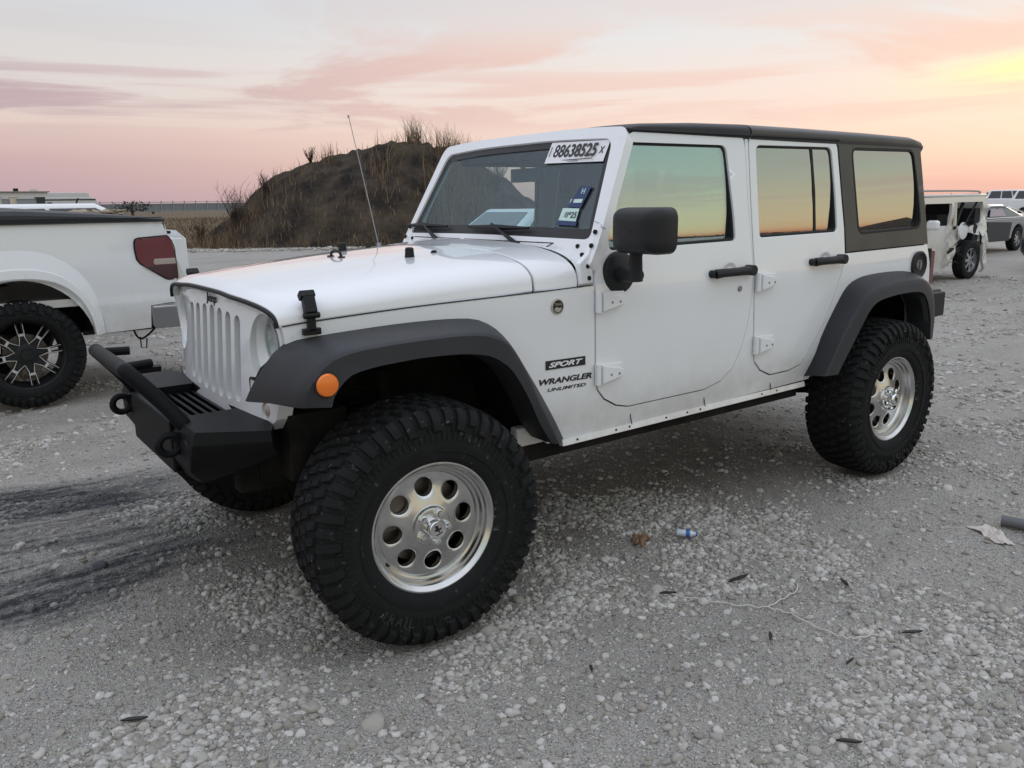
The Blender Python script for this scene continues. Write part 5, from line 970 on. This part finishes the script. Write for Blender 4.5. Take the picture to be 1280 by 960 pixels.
# wrecked white SUV on the right, parallel to the main car
Wk = empty('wrecked_suv', (-13.2, -5.0, 0)); tag(Wk, 'wrecked white SUV with torn rear side and smashed-out rear window', 'wrecked car'); wx0, wy0 = 13.2, 5.0
def crum(u, v): 
    k = max(0, min(1, (-13.6-u)/.5))*(1 if v < 1.15 else max(0, 1-(v-1.15)/.15)); n = .55*float(vnoise(np.array([u]), np.array([v]), 2.6, 71)[0])+.30*float(vnoise(np.array([u]), np.array([v]), 7, 72)[0])+.14*float(vnoise(np.array([u]), np.array([v]), 16, 73)[0]); return (u+wx0, .93+k*(n*.24-.06)-.03*max(0, v-1.05)/.4, v)
wo1 = [(-10.4, .45), (-10.4, .95), (-11.6, 1.05), (-12.25, 1.50), (-15.10, 1.52), (-15.22, 1.30), (-15.28, .95), (-15.34, .55), (-15.30, .10), (-15.22, .10), (-15.16, .62), (-15.02, .80), (-14.72, .86), (-14.42, .84), (-14.22, .62), (-14.16, .30), (-13.8, .26), (-13.4, .22), (-12.0, .22), (-11.75, .28)]+[(-11.35+.42*cos(a), .36+.42*sin(a)) for a in np.linspace(pi, 0, 9)]+[(-10.5, .3)]
wo1 = wo1[::-1]
wA = rp([(-12.45, 1.03, .03), (-12.75, 1.40, .05), (-13.84, 1.40, .04), (-13.86, 1.01, .03)]); wB = rp([(-13.96, 1.02, .03), (-13.98, 1.42, .03), (-15.0, 1.42, .04), (-15.08, 1.05, .05), (-14.7, .96, .04)]); wC = rp([(-11.8, 1.05, .03), (-12.35, 1.42, .05), (-12.55, 1.42, .04), (-12.4, 1.03, .03)])
panel('body_side', wo1, crum, (0, -.05, 0), 'cream_white_paint', Wk, holes=[wA, wB, wC], step=.035, bevel=0, ang=18)
panel('body_side', wo1, lambda u, v: (u+wx0, -.93, v), (0, .05, 0), 'cream_white_paint', Wk, holes=[wA, wB, wC], step=.2, bevel=0)
MB().box((-.45, 0, 1.535), (3.0, 1.80, .05)).build('roof', 'cream_white_paint', Wk, .02); MB().box((1.95, 0, .95), (1.7, 1.84, .10)).build('bonnet', 'cream_white_paint', Wk, .03); MB().box((2.78, 0, .62), (.12, 1.8, .5)).build('front_bumper', 'black_trim', Wk, .04)
for s in (1, -1): MB().tube(smooth_line([(.55, s*.80, 1.55), (.45, s*.80, 1.61), (-.3, s*.80, 1.62), (-1.75, s*.80, 1.61), (-1.85, s*.80, 1.55)], 4), .018, 6).build('roof_rail', 'steel', Wk)
wi = MB().box((-.6, 0, .55), (3.2, 1.7, .1)).box((-.9, .4, .95), (.5, .5, .5)).box((-1.2, .4, 1.2), (.14, .48, .55), (0, -.2, 0)).box((-1.75, .3, 1.0), (.2, 1.1, .6)).tube([(-.9, .85, .95), (-1.25, .80, 1.4)], .035, 6).tube([(-1.3, .86, 1.05), (-1.75, .82, 1.42)], .02, 5); wi.build('interior', 'interior', Wk)
MB().prism([(-.74, .905, 1.0), (-.80, .905, 1.0), (-.80, .885, 1.42), (-.74, .885, 1.42)], (0, .03, 0)).build('door_post', 'cream', Wk); MB().box((-.35, .35, 1.18), (.12, .26, .2)).build('headrest', 'seat_grey', Wk, .03)
MB().box((.22, 1.03, 1.04), (.12, .22, .17)).build('door_mirror', 'white_paint', Wk, .05)
for k, (x_, z_, a_2, l_) in enumerate([(-1.02, .45, .3, .34), (-.92, .70, -.5, .26), (-1.15, 1.0, .2, .3), (-.85, .33, .1, .4), (-1.75, .75, 1.2, .3), (-1.3, 1.08, -.2, .22)]):
    MB().tube([(x_-l_/2*cos(a_2), .935, z_-l_/2*sin(a_2)), (x_, .955, z_+.03), (x_+l_/2*cos(a_2), .93, z_+l_/2*sin(a_2))], [.006, .022, .004], 5, flat=.6).build('torn_strip', 'matt_black', Wk)
MB().box((-1.30, .66, .62), (.5, .2, .5), (0, .2, 0)).build('exposed_wheel_well', 'underbody', Wk); MB().lathe([(.0005, .01), (.15, .006), (.16, -.02)], 20, 'y', (-1.1, .93, .90)).build('dented_fuel_door', 'white_paint', Wk)
for x, y in ((-1.50, .84), (-1.47, -.80), (1.85, .84), (1.85, -.80)): wheel_small(Wk, x, y, R=.35)
MB().box((-2.12, .1, .55), (.12, 1.5, .3)).build('rear_bumper', 'cream_white_paint', Wk, .04); MB().box((-2.08, .1, 1.2), (.05, 1.5, .6)).build('rear_gate', 'cream_white_paint', Wk, .02)
sc_ = car('damaged_coupe', 'silver coupe with dark primer door and airbag in its window, behind the wrecked SUV', 'wrecked car', (-22.6, -8.0, 0), 0, 4.7, 1.84, 1.28, .92, .88, (1.1, .45, -.75, -2.0), 'silver_paint', None, tail=1.02)
MB().prism([(.55, .925, .30), (-.75, .925, .30), (-.85, .925, .80), (.6, .925, .84)], (0, .02, 0)).build('primer_door', 'grey_primer', sc_, .01); MB().prism([(.45, .90, .97), (-.5, .90, .97), (-.45, .80, 1.16), (.2, .80, 1.17)], (0, .02, 0)).build('airbag', 'airbag_cloth', sc_, .02)
MB().tube(smooth_line([(.95, .905, .95), (.40, .80, 1.21), (-.6, .79, 1.24), (-1.35, .84, 1.12), (-1.80, .91, .96), (-1.0, .925, .93), (.95, .915, .93)], 4), .016, 5).build('window_trim', 'chrome', sc_)
car('parked_car', 'dark car cut off by the right edge, in front of the silver coupe', 'car', (-19.3, -3.25, 0), 0, 4.6, 1.9, 1.30, .98, .92, (1.2, .5, -1.2, -2.0), 'dark_paint', None, tail=1.0)
def far_at(az_deg, D): return (CX+D*cos(radians(az_deg)), CY+D*sin(radians(az_deg)))
def az_of(px): return math.degrees(YAW-math.atan((px-640)/FPX))
far = [(1266, 74, 94, 'parked_suv', 'large white SUV second from the right in the far row', 1.95, 'white_paint', True), (1241, 80, 98, 'parked_car', 'silver sedan in the far row behind the wrecked SUV roof', 1.5, 'silver_paint', False), (1222, 96, 96, 'parked_suv', 'dark SUV leftmost in the far row above the wrecked SUV', 1.75, 'dark_paint', True), (1304, 68, 94, 'parked_suv', 'white SUV cut off at the far right end of the far row', 1.9, 'white_paint', True), (1330, 60, 92, 'parked_car', 'grey car beyond the right end of the far row', 1.5, 'grey_primer', False), (1250, 104, 100, 'parked_suv', 'dark blue SUV at the back of the far row', 1.9, 'dark_paint', True)]
for px, D, a, nm, lb, H, pt, sv in far:
    x, y = far_at(az_of(px), D); car(nm, lb, 'car', (x, y, 0), radians(a), 4.9 if sv else 4.6, 1.95, H, H*.63, H*.58, (1.1, .5, -2.0 if sv else -.9, -2.3 if sv else -1.6), pt, 'far row of parked cars', tail=H*.65, suv=sv)
# ------------------------------------------------------------------ trailers, sheds, fence, trees in the distance (left)
def trailer(name, label, cat, loc, hd, L, W_, H, mat, win=(), rnd=.05, extra=None, grp=None):
    c = empty(name, loc, hd); tag(c, label, cat, grp); prof = rp([(-L/2, .5, .1), (L/2, .5, .4), (L/2+.15, H*.55, .8 if rnd > .3 else .1), (L/2-.2*rnd, H, rnd), (-L/2, H, .12)], 6)
    MB().prism([(x, -W_/2, z) for x, z in prof], (0, W_, 0)).build('body', mat, c, .04)
    for x, z, w, h in win: MB().box((x, W_/2+.01, z), (w, .03, h)).build('window', 'dark_window', c); 
    MB().box((0, W_/2+.008, .95), (L*.92, .02, .12)).build('stripe', 'grey_panel', c)
    for x in (-.5, .5): 
        for s in (1, -1): wheel_small(c, x, s*(W_/2-.12), R=.36)
    return c
# px ray helper at authoring time gave these spots about 85 m out
def far_at(az_deg, D): return (CX+D*cos(radians(az_deg)), CY+D*sin(radians(az_deg)))
hdg = radians(-8)
def az_of(px): return math.degrees(YAW-math.atan((px-640)/FPX))
x, y = far_at(az_of(104), 104); tr = trailer('travel_trailer', 'white travel trailer with a rounded front, rightmost of the distant trailers', 'trailer', (x, y, 0), pi+radians(-6), 5.6, 2.4, 2.85, 'trailer_white', [(1.9, 1.9, .55, .5), (.2, 2.0, .5, .35), (-1.9, 2.1, .45, .5)], .9, grp='distant trailers'); 
for o in tr.children: 
    if o.name.startswith(('window', 'stripe')): o.location.y = -2.42
aw = MB().box((0, -1.21, 2.6), (5.2, .05, .12)).build('awning', 'matt_black', tr)
x, y = far_at(az_of(92), 118); t2_ = trailer('travel_trailer', 'long pale trailer standing behind the rounded travel trailer', 'trailer', (x, y, 0), pi, 6.5, 2.4, 3.6, 'trailer_white', (), .1, grp='distant trailers'); MB().box((-2.6, 0, 3.75), (.6, 2.0, .5)).build('roof_unit', 'cream', t2_)
x, y = far_at(az_of(28), 114); sh = trailer('site_cabin', 'long flat-roofed grey cabin among the trailers at the left', 'cabin', (x, y, 0), pi, 8.4, 2.6, 3.6, 'trailer_white', (), .05); MB().box((0, 0, 3.66), (8.8, 3.0, .12)).build('flat_roof', 'steel', sh); MB().box((1.1, 0, 3.9), (.5, .4, .35)).build('roof_vent', 'matt_black', sh); MB().box((-3.6, 0, 2.8), (1.3, 2.8, .9)).build('end_panel', 'dark_red', sh)
for i, (px, w, h, mt, lb) in enumerate([(16, .9, 2.8, 'cream', 'cream storage box left of the others'), (37, .85, 2.8, 'cream', 'cream storage box beside the dark red panel'), (26, .6, 2.6, 'grey_panel', 'small grey box between two cream boxes'), (54, 2.0, 2.6, 'grey_panel', 'wide grey container left of the travel trailer'), (69, .75, 2.75, 'grey_primer', 'dark grey-green box touching the travel trailer'), (4, 1.0, 2.7, 'trailer_white', 'pale box at the extreme left')]):
    x, y = far_at(az_of(px), 96); c = MB().box((0, 0, h/2), (w, 1.5, h)).box((0, 0, h+.03), (w+.08, 1.58, .07)).box((w*.2, .76, h*.5), (w*.4, .03, h*.8)); o = c.build('storage_box', mt, None, .02); o.location = (x, y, 0); tag(o, lb, 'box', 'distant storage boxes')
x, y = far_at(az_of(111), 90); o = MB().tube([(-.7, 0, 1.0), (0, 0, 1.9), (.35, .1, 2.6)], [.12, .09, .07], 6).build('loader_arm', 'matt_black', None); o.location = (x, y, .0); o.rotation_euler = (0, 0, pi); tag(o, 'dark slanted arm sticking up before the rounded travel trailer', 'pole')
# fence beyond the field
F = empty('perimeter_fence', (-20, -225, 0)); tag(F, 'long pale grey fence with upright posts beyond the field', 'fence')
t = MT('fence_mesh', (.2, .22, .24), .8); M['fence_mesh'] = t.m
for k in range(98): MB().box((0, 0, 1.9), (.22, .22, 3.1)).build('post', 'galvanised', F).location = (-150+k*2.9+12, 0, 0)
MB().box((0, -.2, 1.75), (300, .06, 2.0)).build('mesh_panel', 'fence_mesh', F); MB().box((0, .12, 3.1), (300, .1, .16)).box((0, .12, .9), (300, .1, .16)).build('rail', 'galvanised', F)
t = MT('far_leaves', (.03, .035, .03), .95); t.col(mix(t.rng(t.noise(.25, 4), .4, .6), (.028, .030, .028, 1), (.06, .055, .05, 1))); M['far_leaves'] = t.m
def clump(n, ex, ey, ez, sz, name, mat, parent):
    P = rng.normal(0, 1, (n, 3)); P /= np.linalg.norm(P, axis=1)[:, None]; P *= (rng.random(n)**.4)[:, None]; P *= np.array([ex, ey, ez]); d = rng.normal(0, 1, (n, 3, 3)); d /= np.linalg.norm(d, axis=2)[:, :, None]
    V = (P[:, None, :]+d*(sz*rng.uniform(.5, 1.2, n))[:, None, None]).reshape(-1, 3); me = bpy.data.meshes.new(name); me.from_pydata(V.tolist(), [], [(3*i, 3*i+1, 3*i+2) for i in range(n)]); return link(me, name, mat, parent, False)
for px, D, w, h, lb in ((180, 190, 6.5, 2.6, 'wide low dark tree on the horizon beyond the fence'), (157, 240, 5, 2.0, 'small dark bush left of the wide tree on the horizon'), (205, 260, 7, 1.6, 'low bush right of the wide tree on the horizon')):
    x, y = far_at(az_of(px), D); tr_ = empty('distant_tree', (x, y, 0)); tag(tr_, lb, 'tree', 'trees on the horizon'); MB().tube([(0, 0, 0), (.1, 0, h*.6), (0, 0, h)], [.35, .25, .15], 6).build('trunk', 'bare_twig', tr_); cl_ = clump(420, w*.62, w*.4, h*.42, .34, 'crown', 'far_leaves', tr_); cl_.location = (0, 0, h*.78)
# far wood along the horizon all round
xs_, ys_, zs_ = [], [], []; n_ = 26000; a = rng.uniform(0, 2*pi, n_); D = rng.uniform(560, 620, n_); hgt = (1.8+1.6*vnoise(a*60, a*0, 1, 88)+1*vnoise(a*400, a*0, 1, 89)); P = np.stack([D*np.cos(a), D*np.sin(a), rng.random(n_)*hgt], 1); d = rng.normal(0, .9, (n_, 3, 3)); V = (P[:, None, :]+d).reshape(-1, 3); me = bpy.data.meshes.new('far_wood'); me.from_pydata(V.tolist(), [], [(3*i, 3*i+1, 3*i+2) for i in range(n_)]); tag(link(me, 'far_wood', 'far_leaves', None, False), 'low dark line of trees along the horizon', 'wood', kind='stuff')
# ------------------------------------------------------------------ debris on the ground near the camera
def gzz(x, y): return float(gz(np.array([x]), np.array([y]))[0])
def crumple(name, mat, x, y, rx, ry, h, rz, label, cat, seed, lobes=3):
    n, m = 26, 20; rows = []
    for i in range(n):
        r = []
        for j in range(m):
            u, v = 2*i/(n-1)-1, 2*j/(m-1)-1; e = 1-.22*abs(sin(3*math.atan2(v, u)+seed)); xx, yy = u*rx*e, v*ry*e*(1-.3*u); q = float(vnoise(np.array([u*2+seed]), np.array([v*2]), 1.3, 91)[0]+.5*vnoise(np.array([u*2+seed]), np.array([v*2]), 3.1, 92)[0]); r.append((xx, yy, h*(.5+q*1.3)*max(0, 1-(u*u+v*v)*.55)))
        rows.append(r)
    inn = [[(p[0], p[1], p[2]-.003) for p in r] for r in rows]; o = shell(name, rows, inn, mat, None, 0, 50); o.location = (x, y, gzz(x, y)+.006); o.rotation_euler = (0, 0, rz); tag(o, label, cat); return o
crumple('crumpled_rag', 'rust_cloth', -1.21, .737, .062, .042, .035, .6, 'small crumpled rust-brown scrap on the gravel beyond the front wheel', 'rag', 1.0)
crumple('dirty_cloth', 'grimy_cloth', -2.50, 1.715, .11, .055, .028, .9, 'dirty off-white cloth lying beside the grey pipe at the right edge', 'cloth', 4.0)
x, y = -1.415, .835; B_ = empty('plastic_bottle', (x, y, gzz(x, y)+.028), .9); tag(B_, 'crushed clear plastic bottle with a blue label on the gravel', 'bottle'); B_.rotation_euler = (0, 0, 2.2); B_.scale = (.5, .6, .6)
MB().lathe([(.0005, -.09), (.026, -.088), (.030, -.08), (.026, -.05), (.030, -.02), (.024, .01), (.029, .03), (.024, .055), (.012, .08), (.012, .09)], 14, 'x').build('bottle_body', 'clear_plastic', B_); MB().lathe([(.0295, .0), (.0310, .004), (.0305, .034), (.0295, .036)], 14, 'x').build('label', 'blue_label', B_); MB().lathe([(.014, .088), (.014, .103), (.0005, .103)], 12, 'x').build('cap', 'blue_label', B_)
pp = MB(); px_, py_ = -2.70, 1.60
pp.tube([(-.0, 0, 0), (-.5, .42, .0)], .028, 16, False).tube([(-.0, 0, 0), (-.5, .42, .0)], .024, 16, False); po = pp.build('plastic_pipe', 'grey_pipe', None, fix=False); po.location = (-2.66, 1.68, gzz(px_, py_)+.03); po.rotation_euler = (0, 0, -.62); tag(po, 'dark grey pipe lying on the gravel at the right edge', 'pipe')
sp1 = smooth_line([(-.944, 1.160), (-1.05, 1.36), (-1.147, 1.488), (-1.16, 1.60), (-1.139, 1.783), (-1.165, 1.84), (-1.24, 1.88)], 8); sp2 = smooth_line([(-1.147, 1.488), (-1.26, 1.48), (-1.358, 1.47), (-1.42, 1.43)], 6)
so_ = MB()
for l in (sp1, sp2): so_.tube([(x, y, gzz(x, y)+.012+.004*sin(i*1.7)) for i, (x, y) in enumerate(l)], .0022, 6)
tag(so_.build('string', 'string', None), 'thin pale forked string on the gravel in the foreground', 'string')
bits = [(-.944, 1.16, .035, 'small black plastic shard at the left end of the string'), (-1.27, 1.25, .05, 'long thin black shard above the fork of the string'), (-1.53, 1.575, .042, 'curled black rubber shard right of the string'), (-1.34, 1.95, .038, 'black shard right of the string below the curled one'), (-.93, 1.66, .035, 'short black shard below the fork of the string'), (-.30, 1.42, .028, 'tiny black shard left of the large pale stone'), (-.62, 2.15, .035, 'black shard at the bottom edge right of centre'), (.98, .80, .045, 'dark grey flat shard at the lower left corner'), (-5.9, 1.35, .09, 'dark scrap on the gravel behind the rear wheel'), (-7.8, -.1, .12, 'black scrap far right on the gravel'), (-1.0, 1.92, .02, 'tiny curled dark shard low in the foreground')]
for i, (x, y, s, lb) in enumerate(bits):
    o = MB().prism([(-s, -.006, 0), (-s*.4, -s*.22, .003), (s*.6, -s*.15, .006), (s, .0, .010), (s*.3, s*.16, .006), (-s*.5, s*.1, .004)], (0, 0, .006)).build('plastic_shard', 'rubber_bit', None, .001); o.location = (x, y, gzz(x, y)+.012); o.rotation_euler = (random.uniform(-.15, .15), random.uniform(-.15, .15), random.uniform(0, 3)); tag(o, lb, 'shard', 'black plastic shards on the gravel')
o = MB().tube([(-.2, 0, .0), (0, .012, .01), (.2, 0, 0)], [.012, .02, .008], 7, flat=.5).build('wood_splinter', 'worn_wood', None); o.location = (-2.85, .30, gzz(-2.85, .3)+.015); o.rotation_euler = (0, 0, .3); tag(o, 'thin weathered wood splinter on the ground beneath the car', 'splinter')
tw_ = MB()
bpy.context.view_layer.update()
